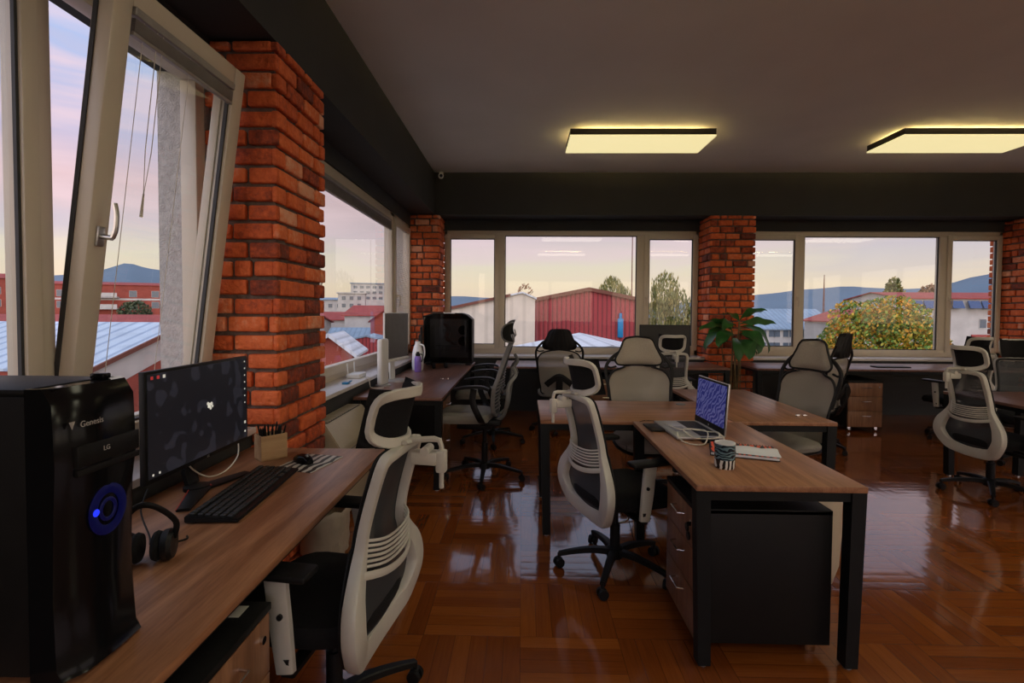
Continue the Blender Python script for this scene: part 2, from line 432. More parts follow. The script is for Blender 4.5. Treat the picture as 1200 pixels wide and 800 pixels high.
g.make('wall_front', M['pale_wall'], smooth=0); struct(bpy.data.objects['wall_front'])
# soffits
g = G(); g.b2((-1.85, -3.2, 2.79), (-1.25, 7.0, CZ)); struct(g.make('trim_1', M['dark_wall'], smooth=0), 'charcoal boxed beam running above the left windows')
g = G(); g.b2((-1.85, 7.0, 2.79), (9.2, 7.65, CZ)); struct(g.make('trim_2', M['dark_wall'], smooth=0), 'charcoal boxed beam running above the far windows')

def pillar(name, x0, x1, y0, y1, z0, z1, label, faces='FBLR'):
    root = sthing(name, label)
    g = G(); t = .022
    g.b2((x0 + t, y0 + t, z0), (x1 - t, y1 - t, z1))
    core = g.make('mortar_core', M['mortar'], root, smooth=0)
    g = G(); H = .094; gap = .018; rnd = random.Random(name + str(x0))
    z = z0; c = 0
    while z < z1 - .02:
        h = min(H, z1 - z)
        def run(a0, a1, axis, fixed, sgn):
            a = a0; first = True
            while a1 - a > .03:
                L = rnd.choice((.21, .21, .215, .10, .20))
                if first and c % 2: L = .105
                first = False
                e = min(a + L, a1)
                if a1 - e < .05: e = a1
                if e > a1: e = a1
                g.tone = min(1, max(0, rnd.gauss(.52, .17))) if rnd.random() > .08 else rnd.random() * .12
                dd = rnd.uniform(-.004, .006)
                lo = a if a == a0 else a + gap / 2; hi = e if e == a1 else e - gap / 2
                zz0, zz1 = z + gap / 2 + rnd.uniform(-.003, .003), z + h - gap / 2 + rnd.uniform(-.003, .003)
                cc = fixed - sgn * (t / 2 + .003 - dd / 2); th = t + .012 + dd
                ctr = ((lo + hi) / 2, cc, (zz0 + zz1) / 2) if axis == 'x' else (cc, (lo + hi) / 2, (zz0 + zz1) / 2)
                dm = (hi - lo, th, zz1 - zz0) if axis == 'x' else (th, hi - lo, zz1 - zz0)
                rot = Matrix.Rotation(rnd.uniform(-.008, .008), 3, 'Y' if axis == 'x' else 'X')
                g.box(ctr, dm, .009, rot=rot, seg=2)
                a = e
        ev = c % 2 == 0
        k = t + .006
        if 'F' in faces: run(x0 if ev else x0 + k, x1 if ev else x1 - k, 'x', y0, -1)
        if 'B' in faces: run(x0 if ev else x0 + k, x1 if ev else x1 - k, 'x', y1, 1)
        if 'L' in faces: run(y0 + k if ev else y0, y1, 'y', x0, -1)
        if 'R' in faces: run(y0 + k if ev else y0, y1, 'y', x1, 1)
        z += H; c += 1
    g.make('brickwork', M['brick'], root, smooth=50)
    return root
pillar('brick_pillar', -1.60, -1.235, 2.48, 3.07, 0, 2.785, 'near red brick pillar beside the tilted window', 'FRB')
pillar('brick_pillar', -1.62, -1.17, 6.95, 7.45, 0, 2.785, 'red brick pillar in the far left corner of the room', 'FR')
pillar('brick_pillar', 2.60, 3.22, 6.95, 7.6, 0, 2.785, 'red brick pillar between the two far windows, behind the plant', 'FLR')
pillar('brick_pillar', 7.0, 7.6, 6.95, 7.6, 0, 2.785, 'red brick pillar at the right end of the far windows', 'FL')

# ------------------------------------------------------------------ windows
def frame_rect(g, plane, k0, k1, u0, u1, z0, z1, w, bev=.006):
    """a rectangular frame of bar width w in plane 'x' or 'y'"""
    def bb(ua, ub, za, zb):
        if plane == 'y': g.b2((ua, k0, za), (ub, k1, zb), bev)
        else: g.b2((k0, ua, za), (k1, ub, zb), bev)
    bb(u0, u0 + w, z0, z1); bb(u1 - w, u1, z0, z1); bb(u0 + w - .001, u1 - w + .001, z0, z0 + w); bb(u0 + w - .001, u1 - w + .001, z1 - w, z1)

def handle_obj(parent, base, out, up, mat, L=.13):
    """window lever: rosette, neck and grip. out = direction into the room"""
    g = G(); b = Vector(base); o = Vector(out)
    side = o.cross(Vector((0, 0, 1)))
    g.box(b + o * .006, (.03 if abs(side.x) > .5 else .012, .03 if abs(side.y) > .5 else .012, .07), .004)
    g.cyl(b + o * .01, b + o * .05, .009)
    g.sweep(cat_rom([b + o * .05, b + o * .058 + Vector((0, 0, up * .03)), b + o * .056 + Vector((0, 0, up * .08)), b + o * .045 + Vector((0, 0, up * L))], sub=5), .009, .008)
    return g.make('window_handle', mat, parent)

def back_window(name, x0, x1, side, mull, lab):
    """fixed wide light between two side sashes; mull = mullion spans"""
    root = sthing(name, lab); z0, z1 = .80, 2.635
    g = G(); y0, y1 = 7.40, 7.48
    g.b2((x0, y0, z0), (x1, y1, z0 + .10), .006); g.b2((x0, y0, z1 - .075), (x1, y1, z1), .006)
    g.b2((x0, y0, z0), (x0 + .05, y1, z1), .006); g.b2((x1 - .05, y0, z0), (x1, y1, z1), .006)
    (a0, a1), (b0, b1) = mull
    g.b2((a0, y0, z0 + .1), (a1, y1, z1 - .07), .006); g.b2((b0, y0, z0 + .1), (b1, y1, z1 - .07), .006)
    g.make('window_frame', M['upvc'], root)
    for u0, u1, hs in ((x0 + .02, a0 + .05, 1), (b1 - .05, x1 - .02, -1)):
        g = G(); frame_rect(g, 'y', y0 - .022, y0 + .05, u0, u1, z0 + .07, z1 - .055, .07)
        sash = g.make('sash', M['upvc'], root)
        g = G(); frame_rect(g, 'y', y0 - .006, y0 + .02, u0 + .068, u1 - .068, z0 + .138, z1 - .123, .012, 0)
        g.make('gasket', M['gasket'], sash, smooth=0)
        hx = u1 - .035 if hs == 1 else u0 + .035
        handle_obj(sash, (hx, y0 - .022, 1.65), (0, -1, 0), -1, M['upvc'])
        g = G(); g.b2((u0 + .06, y0 + .015, z0 + .13), (u1 - .06, y0 + .021, z1 - .115)); g.make('pane', M['glass'], sash, smooth=0)
    g = G(); g.b2((a1 - .01, y0 + .03, z0 + .09), (b0 + .01, y0 + .036, z1 - .065)); g.make('pane', M['glass'], root, smooth=0)
    g = G(); frame_rect(g, 'y', y0 + .02, y0 + .034, a1 - .001, b0 + .001, z0 + .099, z1 - .074, .012, 0); g.make('gasket', M['gasket'], root, smooth=0)
    g = G(); g.b2((x0 - .0, 7.06, .765), (x1, 7.41, .80), .006); g.make('window_sill', M['sill'], root)
    return root
back_window('window_1', -1.17, 2.60, 0, ((-.40, -.265), (1.69, 1.85)), 'wide three-part window on the far wall, red shed outside')
back_window('window_2', 3.22, 7.0, 0, ((4.02, 4.15), (6.10, 6.25)), 'wide three-part window on the far wall, autumn tree outside')

# left far window (window_3): wide light and narrow sash with lowered blind
root = sthing('window_3', 'window on the left wall beyond the near brick pillar')
g = G(); X0, X1 = -1.68, -1.60; z0, z1 = .84, 2.635
g.b2((X0, 3.07, z0), (X1, 7.0, z0 + .09), .006); g.b2((X0, 3.07, z1 - .08), (X1, 7.0, z1), .006)
g.b2((X0, 3.07, z0), (X1, 3.16, z1), .006); g.b2((X0, 6.92, z0), (X1, 7.0, z1), .006); g.b2((X0, 5.98, z0), (X1, 6.16, z1), .006)
g.make('window_frame', M['upvc'], root)
g = G(); frame_rect(g, 'x', X1 - .05, X1 + .022, 3.12, 6.03, z0 + .055, z1 - .05, .075); sash = g.make('sash', M['upvc'], root)
g = G(); g.b2((X1 - .03, 3.18, z0 + .12), (X1 - .024, 5.97, z1 - .11)); g.make('pane', M['glass'], sash, smooth=0)
handle_obj(sash, (X1 + .022, 3.72, 1.62), (1, 0, 0), 1, M['upvc'])
g = G(); frame_rect(g, 'x', X1 - .05, X1 + .022, 6.11, 6.97, z0 + .055, z1 - .05, .07); sash = g.make('sash', M['upvc'], root)
g = G(); g.b2((X1 - .03, 6.17, z0 + .12), (X1 - .024, 6.91, z1 - .11)); g.make('pane', M['glass'], sash, smooth=0)
handle_obj(sash, (X1 + .022, 6.145, 1.62), (1, 0, 0), -1, M['upvc'])
g = G(); g.b2((-1.61, 3.07, .81), (-1.35, 6.95, .842), .006); g.make('window_sill', M['sill'], root)

def blind(parent, y0, y1, ztop, zbot, x, slats, pitch=.02, tilt=.5, mat=None, gap=0):
    g = G(); g.b2((x - .014, y0, ztop - .03), (x + .014, y1, ztop), .003)
    z = ztop - .04
    for i in range(slats):
        g.box((x, (y0 + y1) / 2, z), (.022, y1 - y0 - .01, .0015), rot=Matrix.Rotation(tilt, 3, 'Y'))
        z -= pitch
    g.b2((x - .012, y0 + .003, z - .014), (x + .012, y1 - .003, z), .003)
    return g.make('venetian_blind', mat or M['upvc'], parent, smooth=0)
M['blind_metal'] = pmat('blind_aluminium', (.36, .34, .32), .4, metal=.3, var=.1)
w3 = root
blind(w3, 3.2, 5.95, 2.53, 0, -1.588, 22, .0035, 0.0, M['blind_metal'])
blind(w3, 6.19, 6.9, 2.53, 0, -1.588, 76, .0205, .55, M['upvc'])

# left near window (window_4) with the tilted-in sash
root = sthing('window_4', 'near left window with its sash tilted open')
g = G(); z0, z1 = .84, 2.635
g.b2((X0, .35, z0), (X1, 2.48, z0 + .09), .006); g.b2((X0, .35, z1 - .08), (X1, 2.48, z1), .006)
g.b2((X0, .35, z0), (X1, .43, z1), .006); g.b2((X0, 2.41, z0), (X1, 2.48, z1), .006); g.b2((X0, 1.575, z0), (X1, 1.665, z1), .006)
g.make('window_frame', M['upvc'], root)
g = G(); frame_rect(g, 'x', X1 - .05, X1 + .022, .38, 1.60, z0 + .055, z1 - .05, .055); fs = g.make('sash', M['upvc'], root)
g = G(); frame_rect(g, 'x', X1 - .002, X1 + .01, .433, 1.547, z0 + .108, z1 - .103, .012, 0); g.make('gasket', M['gasket'], fs, smooth=0)
g = G(); g.b2((X1 - .03, .43, z0 + .10), (X1 - .024, 1.55, z1 - .10)); g.make('pane', M['glass'], fs, smooth=0)
g = G(); g.b2((-1.61, .35, .81), (-1.35, 2.48, .842), .006); g.make('window_sill', M['sill'], root)
# sash built upright about its hinge then tilted
hinge = Vector((-1.60, 0, z0 + .06)); hh = 1.70
sash = bpy.data.objects.new('tilted_sash', None); COL.objects.link(sash); sash.parent = root
sash.location = hinge; sash.rotation_euler = (0, R(7.4), 0)
g = G(); frame_rect(g, 'x', -.055, .02, 1.66, 2.43, 0, hh, .082, .008)
frame_rect(g, 'x', -.07, -.03, 1.69, 2.40, .03, hh - .03, .06, .004); g.make('sash_frame', M['upvc'], sash)
g = G(); frame_rect(g, 'x', -.012, .004, 1.738, 2.352, .078, hh - .078, .013, 0); frame_rect(g, 'x', -.045, -.03, 1.655, 2.436, .0, hh, .012, 0); g.make('gasket', M['gasket'], sash, smooth=0)
g = G(); g.b2((-.02, 1.735, .075), (-.014, 2.355, hh - .075)); g.make('pane', M['glass'], sash, smooth=0)
handle_obj(sash, (.02, 1.70, .80), (1, 0, 0), 1, M['steel'], .12)
b = blind(sash, 1.745, 2.345, hh - .08, 0, .014, 14, .0032, 0.0, M['blind_metal'])
g = G()
for yy in (1.80, 2.05):
    g.cyl((.016, yy, hh - .1), (.012, yy, .1), .0012, n=6)
g.sweep([(.02, 1.86, hh - .1), (.022, 1.86, hh - .55), (.022, 1.875, hh - .72), (.022, 1.89, hh - .55), (.02, 1.89, hh - .1)], .0016, n=6)
g.cyl((.022, 1.875, hh - .80), (.022, 1.875, hh - .71), .006, .003, n=8)
g.make('blind_cord', M['cable_white'], sash)

def fill_window(name, plane, k, u0, u1):
    root = sthing(name)
    g = G(); frame_rect(g, plane, k, k + .08, u0, u1, .9, 2.6, .07)
    um = (u0 + u1) / 2
    if plane == 'y': g.b2((um - .05, k, .96), (um + .05, k + .08, 2.54), .004)
    else: g.b2((k, um - .05, .96), (k + .08, um + .05, 2.54), .004)
    g.make('window_frame', M['upvc'], root)
    g = G()
    if plane == 'y': g.b2((u0 + .06, k + .03, .96), (u1 - .06, k + .036, 2.54))
    else: g.b2((k + .03, u0 + .06, .96), (k + .036, u1 - .06, 2.54))
    g.make('pane', M['glass'], root, smooth=0)
for i, (p, k, a, b_) in enumerate((('y', -3.32, -.6, 2.6), ('y', -3.32, 3.2, 6.4), ('y', -3.32, 7.0, 8.6), ('x', 9.06, -2.6, .6), ('x', 9.06, 1.2, 4.2))):  # added unseen windows behind and right of the view, to let in fill light
    fill_window('window_%d' % (5 + i), p, k, a, b_)

# ------------------------------------------------------------------ ceiling lamps and camera
def lamp(x, y, label, first={}, diff='lamp'):
    if diff not in first:
        t = thing('ceiling_lamp', label, 'lamp', (x, y, CZ), 0, 'flat square ceiling lamps')
        g = G(); w, d = 1.52, .56
        g.box((0, 0, -.015), (w - .4, d - .3, .03)); g.make('mount', M['white'], t, smooth=0)
        g = G(); frame_rect_z(g, w, d, -.090, -.024, .018); g.b2((-w / 2 + .01, -d / 2 + .01, -.04), (w / 2 - .01, d / 2 - .01, -.03)); g.make('housing', M['lamp_rim'], t, smooth=0)
        g = G(); g.b2((-w / 2 - .002, -d / 2 - .002, -.104), (w / 2 + .002, d / 2 + .002, -.088), .003); g.make('diffuser', M[diff], t)
        g = G(); q = .11
        g.b2((-w / 2 + q, -d / 2 + q, -.028), (w / 2 - q, -d / 2 + q + .005, -.006)); g.b2((-w / 2 + q, d / 2 - q - .005, -.028), (w / 2 - q, d / 2 - q, -.006))
        g.b2((-w / 2 + q, -d / 2 + q + .005, -.028), (-w / 2 + q + .005, d / 2 - q - .005, -.006)); g.b2((w / 2 - q - .005, -d / 2 + q + .005, -.028), (w / 2 - q, d / 2 - q - .005, -.006))
        g.make('light_strip', M['lamp_side'], t, smooth=0)
        first[diff] = t; return t
    return dup(first[diff], (x, y, CZ), 0, label)
def frame_rect_z(g, w, d, z0, z1, t):
    g.b2((-w / 2, -d / 2, z0), (-w / 2 + t, d / 2, z1)); g.b2((w / 2 - t, -d / 2, z0), (w / 2, d / 2, z1))
    g.b2((-w / 2 + t, -d / 2, z0), (w / 2 - t, -d / 2 + t, z1)); g.b2((-w / 2 + t, d / 2 - t, z0), (w / 2 - t, d / 2, z1))
M['lamp_side'] = pmat('side_glow_strip', (.8, .7, .4), .5, emis=(1.0, .72, .28), estr=45.0)
lamp(1.25, 5.54, 'flat rectangular ceiling lamp above the centre of the room')
lamp(4.70, 5.54, 'flat rectangular ceiling lamp at the right, cut by the picture edge')
for x in (1.25, 4.70, 8.0):  # extra lamps out of view, added to brighten the room
    for y in (2.0, -1.4):
        lamp(x, y, 'added fill lamp on the ceiling, out of view above or behind the camera', diff='lamp_fill')
t = thing('security_camera', 'small white security camera in the far left ceiling corner', 'camera', (-1.17, 6.9, 3.30))
g = G(); g.cyl((0, .1, .06), (0, .04, .04), .025); g.cyl((0, .04, .04), (0, 0, 0), .012); g.make('bracket', M['white'], t)
g = G(); g.cyl((.0, .04, -.0), (.02, -.07, -.02), .036); g.make('camera_body', M['white'], t)
g = G(); g.cyl((.0195, -.068, -.0195), (.021, -.076, -.021), .022); g.make('lens', M['black_gloss'], t)
t.location = (-1.15, 6.9, 3.31)

# ------------------------------------------------------------------ desks
def desk(x0, x1, y0, y1, label, wood_, skip=(), lean=.02, name='desk', legw=.058):
    t = thing(name, label, 'desk', (x0, y0, 0))
    w, d = x1 - x0, y1 - y0
    g = G(); g.b2((0, 0, .726), (w, d, .75), .002); g.make('desktop', M[wood_], t)
    g = G(); k = .012
    g.b2((k, k, .686), (w - k, k + .04, .726)); g.b2((k, d - k - .04, .686), (w - k, d - k, .726))
    g.b2((k + .02, k + .04, .69), (k + .06, d - k - .04, .726)); g.b2((w - k - .06, k + .04, .69), (w - k - .02, d - k - .04, .726))
    g.make('frame', M['black_metal'], t, smooth=0)
    for i, (sx, sy) in enumerate(((0, 0), (1, 0), (0, 1), (1, 1))):
        if i in skip: continue
        g = G()
        def q(u, v, z):
            # u, v: 0 outer .. 1 inner
            a = (1 - z / .725) * lean
            x = a + u * (legw if z > .5 else legw * .86); y = v * .055
            return (x if sx == 0 else w - x, y + .004 if sy == 0 else d - y - .004, z)
        g.rings([[q(0, 0, .725), q(1, 0, .725), q(1, 1, .725), q(0, 1, .725)], [q(0, 0, .012), q(1, 0, .012), q(1, 1, .012), q(0, 1, .012)]])
        leg = g.make('leg', M['black_metal'], t, smooth=0)
        cxy = q(.5, .5, 0)
        g = G(); g.cyl((cxy[0], cxy[1], 0), (cxy[0], cxy[1], .0125), .016); g.make('foot', M['steel'], leg)
    return t
desk(-1.36, -.68, .80, 2.43, 'near left walnut desk under the tilted window, holding a wide monitor', 'desk_wood')
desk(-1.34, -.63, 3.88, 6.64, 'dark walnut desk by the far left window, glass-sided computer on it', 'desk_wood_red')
desk(.70, 1.375, 1.97, 3.115, 'walnut desk in the middle of the room with laptop and mug', 'desk_wood')
desk(.12, 1.333, 3.12, 3.83, 'bare walnut desk set crosswise behind the laptop desk', 'desk_wood_x', skip=(1,))
desk(1.338, 1.99, 3.14, 4.45, 'walnut desk on the right of the centre group, grey chair beside it', 'desk_wood', skip=(0,))
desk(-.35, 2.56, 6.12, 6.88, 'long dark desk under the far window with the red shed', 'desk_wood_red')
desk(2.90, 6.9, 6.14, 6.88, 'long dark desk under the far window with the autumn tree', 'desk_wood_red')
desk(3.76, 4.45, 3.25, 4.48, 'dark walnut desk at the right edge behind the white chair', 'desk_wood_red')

# ------------------------------------------------------------------ drawer cabinets
def cabinet(loc, rz, label, w=.42, d=.56, h=.62, key=False, sticker=False):
    """front faces local +x"""
    t = thing('drawer_cabinet', label, 'cabinet', loc, rz, 'rolling drawer cabinets')
    z0 = .055
    g = G(); g.b2((-d / 2, -w / 2, z0), (d / 2 - .018, w / 2, h), .003); g.b2((-d / 2, -w / 2, h - .018), (d / 2 + .002, w / 2, h + .002), .002)
    g.make('body', M['cab_black'], t)
    zz = [z0 + .01, z0 + .01 + .235, z0 + .01 + .235 + .155, h - .024]
    if True:
        zs = [z0 + .006, z0 + .2, z0 + .375, h - .022]
    for i in range(3):
        g = G(); a, b = zs[i] + .002, zs[i + 1] - .002
        g.b2((d / 2 - .017, -w / 2 + .008, a), (d / 2, w / 2 - .008, b), .0015)
        dr = g.make('drawer', M['cab_wood'], t)
        g = G(); zc = b - .055
        g.sweep([(d / 2 - .002, -.055, zc), (d / 2 + .026, -.05, zc), (d / 2 + .026, .05, zc), (d / 2 - .002, .055, zc)], .0045, ref=(0, 0, 1))
        g.make('drawer_handle', M['chrome'], dr)
    g = G(); g.cyl((d / 2 - .001, w / 2 - .05, h - .075), (d / 2 + .008, w / 2 - .05, h - .075), .011); lk = g.make('lock', M['chrome'], t)
    if key:
        g = G(); g.cyl((d / 2 + .02, w / 2 - .05, h - .095), (d / 2 + .026, w / 2 - .05, h - .095), .018, n=12); g.b2((d / 2 + .006, w / 2 - .053, h - .09), (d / 2 + .024, w / 2 - .047, h - .073))
        g.cyl((d / 2 + .012, w / 2 - .056, h - .135), (d / 2 + .018, w / 2 - .056, h - .135), .019, n=12); g.make('key', M['black_plastic'], lk)
    if sticker:
        g = G(); g.box((d / 2 - .09, w / 2 - .05, h + .003), (.085, .05, .001)); g.make('paper_label', M['label'], t, smooth=0)
    for sx in (-1, 1):
        for sy in (-1, 1):
            g = G(); cx, cy = sx * (d / 2 - .06), sy * (w / 2 - .05)
            g.cyl((cx, cy - .012, .022), (cx, cy + .012, .022), .022); g.b2((cx - .016, cy - .016, .03), (cx + .016, cy + .016, z0)); g.make('caster', M['chrome'], t)
    return t
cabinet((1.01, 2.26, 0), PI, 'black and walnut drawer cabinet under the laptop desk, keys in lock', key=True)
cabinet((-.98, 1.14, 0), 0, 'dark drawer cabinet with a paper label under the near left desk', sticker=True)
cabinet((1.05, 6.42, 0), -PI / 2, 'walnut drawer cabinet under the far desk behind the big grey chair')
cabinet((4.15, 6.32, 0), -PI / 2, 'walnut drawer cabinet under the far right desk')
cabinet((-1.0, 4.75, 0), 0, 'drawer cabinet in shadow under the dark left desk')

# ------------------------------------------------------------------ chairs
def star_base(t, r=.31, ang0=.2, mat='black_plastic', hub=.10):
    g = G(); g.lathe([(.0, .075), (.045, .075), (.05, .09), (.045, .125), (.03, .135), (0, .135)], n=20)
    for k in range(5):
        a = ang0 + k * 2 * PI / 5; c, s = math.cos(a), math.sin(a)
        pts = [(.03 * c, .03 * s, .105), (.12 * c, .12 * s, .108), (.22 * c, .22 * s, .095), (r * c, r * s, .075)]
        g.sweep(cat_rom(pts, sub=4), [.024 - .010 * i / 12 for i in range(13)], [.018 - .006 * i / 12 for i in range(13)], ref=(0, 0, 1), flat=True)
    base = g.make('star_base', M[mat], t)
    for k in range(5):
        a = ang0 + k * 2 * PI / 5; c, s = math.cos(a), math.sin(a); cx, cy = r * c, r * s
        tw = a + 1.1 * math.sin(k * 2.3); ux, uy = math.cos(tw), math.sin(tw)
        g = G()
        for q in (-1, 1):
            g.cyl((cx + ux * q * .007, cy + uy * q * .007, .027), (cx + ux * q * .024, cy + uy * q * .024, .027), .027, .025, n=14)
        g.cyl((cx, cy, .045), (cx, cy, .08), .009, n=8)
        g.box((cx, cy, .045), (.03, .03, .02), .004, rz=tw)
        g.make('caster', M['black_plastic'], base)
    return base

def cushion(g, x0, x1, w, zt, th, taper=.9, n=28):
    """rounded seat pad"""
    cx, hx = (x0 + x1) / 2, (x1 - x0) / 2
    rings = []
    for sc, z in ((.80, zt - th), (.95, zt - th + .006), (1.0, zt - th * .6), (1.0, zt - th * .35), (.96, zt - .012), (.86, zt - .002), (.6, zt + .002)):
        ring = []
        for k in range(n):
            a = 2 * PI * k / n; c, s = math.cos(a), math.sin(a); q = .55
            X = math.copysign(abs(c) ** q, c) * hx * sc; Y = math.copysign(abs(s) ** q, s) * w / 2 * sc
            Y *= 1 - (1 - taper) * (.5 - X / hx / 2)
            dz = -.03 * max(0, X / hx - .5) ** 2 * 4
            ring.append((cx + X, Y, z + dz))
        rings.append(ring)
    g.rings(rings)

def chair_white(loc, rz, label):
    t = thing('office_chair', label, 'chair', loc, rz, 'white framed mesh office chairs')
    star_base(t)
    g = G(); g.cyl((0, 0, .12), (0, 0, .26), .028); g.cyl((0, 0, .26), (0, 0, .385), .018); g.make('gas_lift', M['black_plastic'], t)
    g = G(); g.box((.03, 0, .385), (.20, .15, .05), .01); g.box((-.09, 0, .375), (.16, .07, .035), .008); g.sweep([(.05, -.06, .385), (.05, -.19, .385), (.05, -.25, .378)], .007, ref=(0, 0, 1)); g.make('seat_mechanism', M['black_plastic'], t)
    g = G(); cushion(g, -.20, .30, .50, .492, .085); g.make('seat', M['black_fabric'], t)
    half = [(0, -.258, .985), (.09, -.256, .984), (.135, -.248, .975), (.152, -.238, .945), (.154, -.212, .86), (.156, -.188, .765), (.162, -.178, .69), (.19, -.181, .63), (.232, -.192, .565), (.25, -.20, .50), (.238, -.198, .45), (.19, -.18, .385), (.14, -.165, .362), (.06, -.157, .352)]
    loop = [(x, y, z) for y, x, z in half] + [(x, -y, z) for y, x, z in reversed(half[1:])]
    # bottom centre point closes the loop
    loop.insert(len(half), (-.155, 0, .350))
    P = cat_rom(loop, closed=True, sub=4)
    A = [.015 + .026 * max(0, min(1, (.70 - p.z) / .16)) for p in P]
    Bs = [.017 + .008 * max(0, min(1, (.74 - p.z) / .18)) for p in P]
    g = G(); g.sweep(P, A, Bs, ref=(1, 0, 0), closed=True, n=12, flat=True); g.make('backrest_frame', M['white_plastic'], t)
    g = G(); P2 = [Vector((p.x + .024 + .006 * (p.z < .7), p.y * 1.02, (p.z - .68) * 1.01 + .68)) for p in P]
    g.sweep(P2, [a * .75 for a in A], .007, ref=(1, 0, 0), closed=True, n=8); g.make('backrest_border', M['black_plastic'], t)
    tab = [(z, y, x) for y, x, z in reversed(half[3:13])]
    def surf(u, v):
        z = .375 + u * (.965 - .375); w, x = interp(tab, z); w *= .97
        yy = (v * 2 - 1)
        return (x + .022 - .028 * (1 - yy * yy) * (1 if z > .6 else .6), yy * w, z)
    g = G(); g.grid(surf, 30, 12); g.make('backrest_mesh', M['dark_net'], t)
    g = G()
    for k in range(6):
        z = .640 + k * .0155
        g.sweep(cat_rom([(-.190, -.165 + k * .002, z + .012), (-.232 , -.10, z), (-.245, 0, z - .004), (-.232, .10, z), (-.190, .165 - k * .002, z + .012)], sub=4), .0048, .004, ref=(1, 0, 0), n=6)
    g.sweep(cat_rom([(-.195, -.19, .635), (-.235, -.10, .612), (-.25, 0, .605), (-.235, .10, .612), (-.195, .19, .635)], sub=4), .013, .005, ref=(1, 0, 0), n=8)
    g.make('lumbar_support', M['white_plastic'], t)
    # spine bracket under the back
    g = G(); g.sweep([(-.06, 0, .375), (-.12, 0, .368), (-.145, 0, .39)], .045, .012, ref=(1, 0, 1), flat=True); g.make('back_bracket', M['black_plastic'], t)
    # headrest
    hx, hz, hw, hhh = -.285, 1.09, .132, .083
    ring = []
    for k in range(32):
        a = 2 * PI * k / 32; c, s = math.cos(a), math.sin(a); q = .5
        y = math.copysign(abs(c) ** q, c) * hw; z = math.copysign(abs(s) ** q, s) * hhh
        ring.append((hx + .085 * (y / hw) ** 2 - z * .25, y, hz + z + .012 * (y / hw) ** 2))
    g = G(); g.sweep(ring, .017, .010, ref=(1, 0, 0), closed=True, n=10, flat=True); hr = g.make('headrest_frame', M['white_plastic'], t)
    def hp(off, sc):
        def f(u, v):
            y = (v * 2 - 1) * hw * sc; z = (u * 2 - 1) * hhh * sc
            edge = max(abs(v * 2 - 1), abs(u * 2 - 1)) ** 6
            return (hx + .085 * (y / hw) ** 2 - z * .25 + off * (1 - edge), y, hz + z + .012 * (y / hw) ** 2)
        return f
    g = G(); g.grid(hp(.042, 1.12), 10, 14); g.grid(hp(.012, 1.12), 10, 14)
    bmesh.ops.remove_doubles(g.bm, verts=g.bm.verts, dist=.0005)
    g.make('headrest_cushion', M['black_fabric'], hr)
    g = G(); zb = hz - hhh - .005
    g.sweep([(hx + .015, 0, zb + .004), (hx - .075, 0, zb + .012), (hx - .093, 0, zb + .008), (hx - .10, 0, zb - .012), (hx - .10, 0, zb - .15)], [.012, .011, .010, .009, .008], [.010, .010, .009, .008, .008], ref=(0, 0, 1), n=8)
    g.sweep([(hx + .012, -.045, zb + .006), (hx + .006, 0, zb), (hx + .012, .045, zb + .006)], .011, .008, ref=(0, 0, 1), n=8)
    g.box((hx - .100, 0, zb - .060), (.034, .036, .075), .008); g.box((hx - .045, 0, zb - .050), (.09, .05, .045), .009)
    g.cyl((hx - .05, -.03, zb - .025), (hx - .05, .03, zb - .025), .015, n=12)
    g.make('headrest_bracket', M['white_plastic'], t)
    for s in (-1, 1):
        g = G(); g.box((.045, s * .265, .672), (.25, .085, .026), .012); pad = g.make('armrest', M['black_plastic'], t)
        g = G()
        g.sweep([(.035, s * .268, .655), (.015, s * .275, .52), (-.005, s * .28, .385)], [.036, .034, .028], [.011, .012, .012], ref=(0, 1, 0), n=10, flat=True)
        g.make('arm_post', M['white_plastic'], pad)
        g = G(); g.sweep([(-.0, s * .279, .43), (-.005, s * .27, .375), (0, s * .16, .37), (.0, s * .05, .375)], [.024, .024, .022, .02], [.010, .012, .010, .01], ref=(0, 0, 1), n=8, flat=True)
        g.cyl((.01, s * .27, .55), (.01, s * .292, .55), .009, n=10); g.make('arm_bracket', M['black_plastic'], pad)
    return t

A0 = chair_white((-.646, 1.675, 0), R(172), 'white framed mesh chair nearest the camera, at the near left desk')
dup(A0, (.525, 2.74, 0), R(21), 'white framed mesh chair facing the laptop desk in the centre')
dup(A0, (3.73, 3.98, 0), R(3), 'white framed mesh chair by the right edge, seen from behind')
dup(A0, (1.66, 5.68, 0), R(88), 'white framed mesh chair in front of the black monitor by the far window')
dup(A0, (4.98, 5.72, 0), R(96), 'white framed mesh chair at the far right desk, half hidden by the right edge chair')
dup(A0, (4.86, 4.82, 0), R(-108), 'white framed mesh chair at the right edge facing the camera')

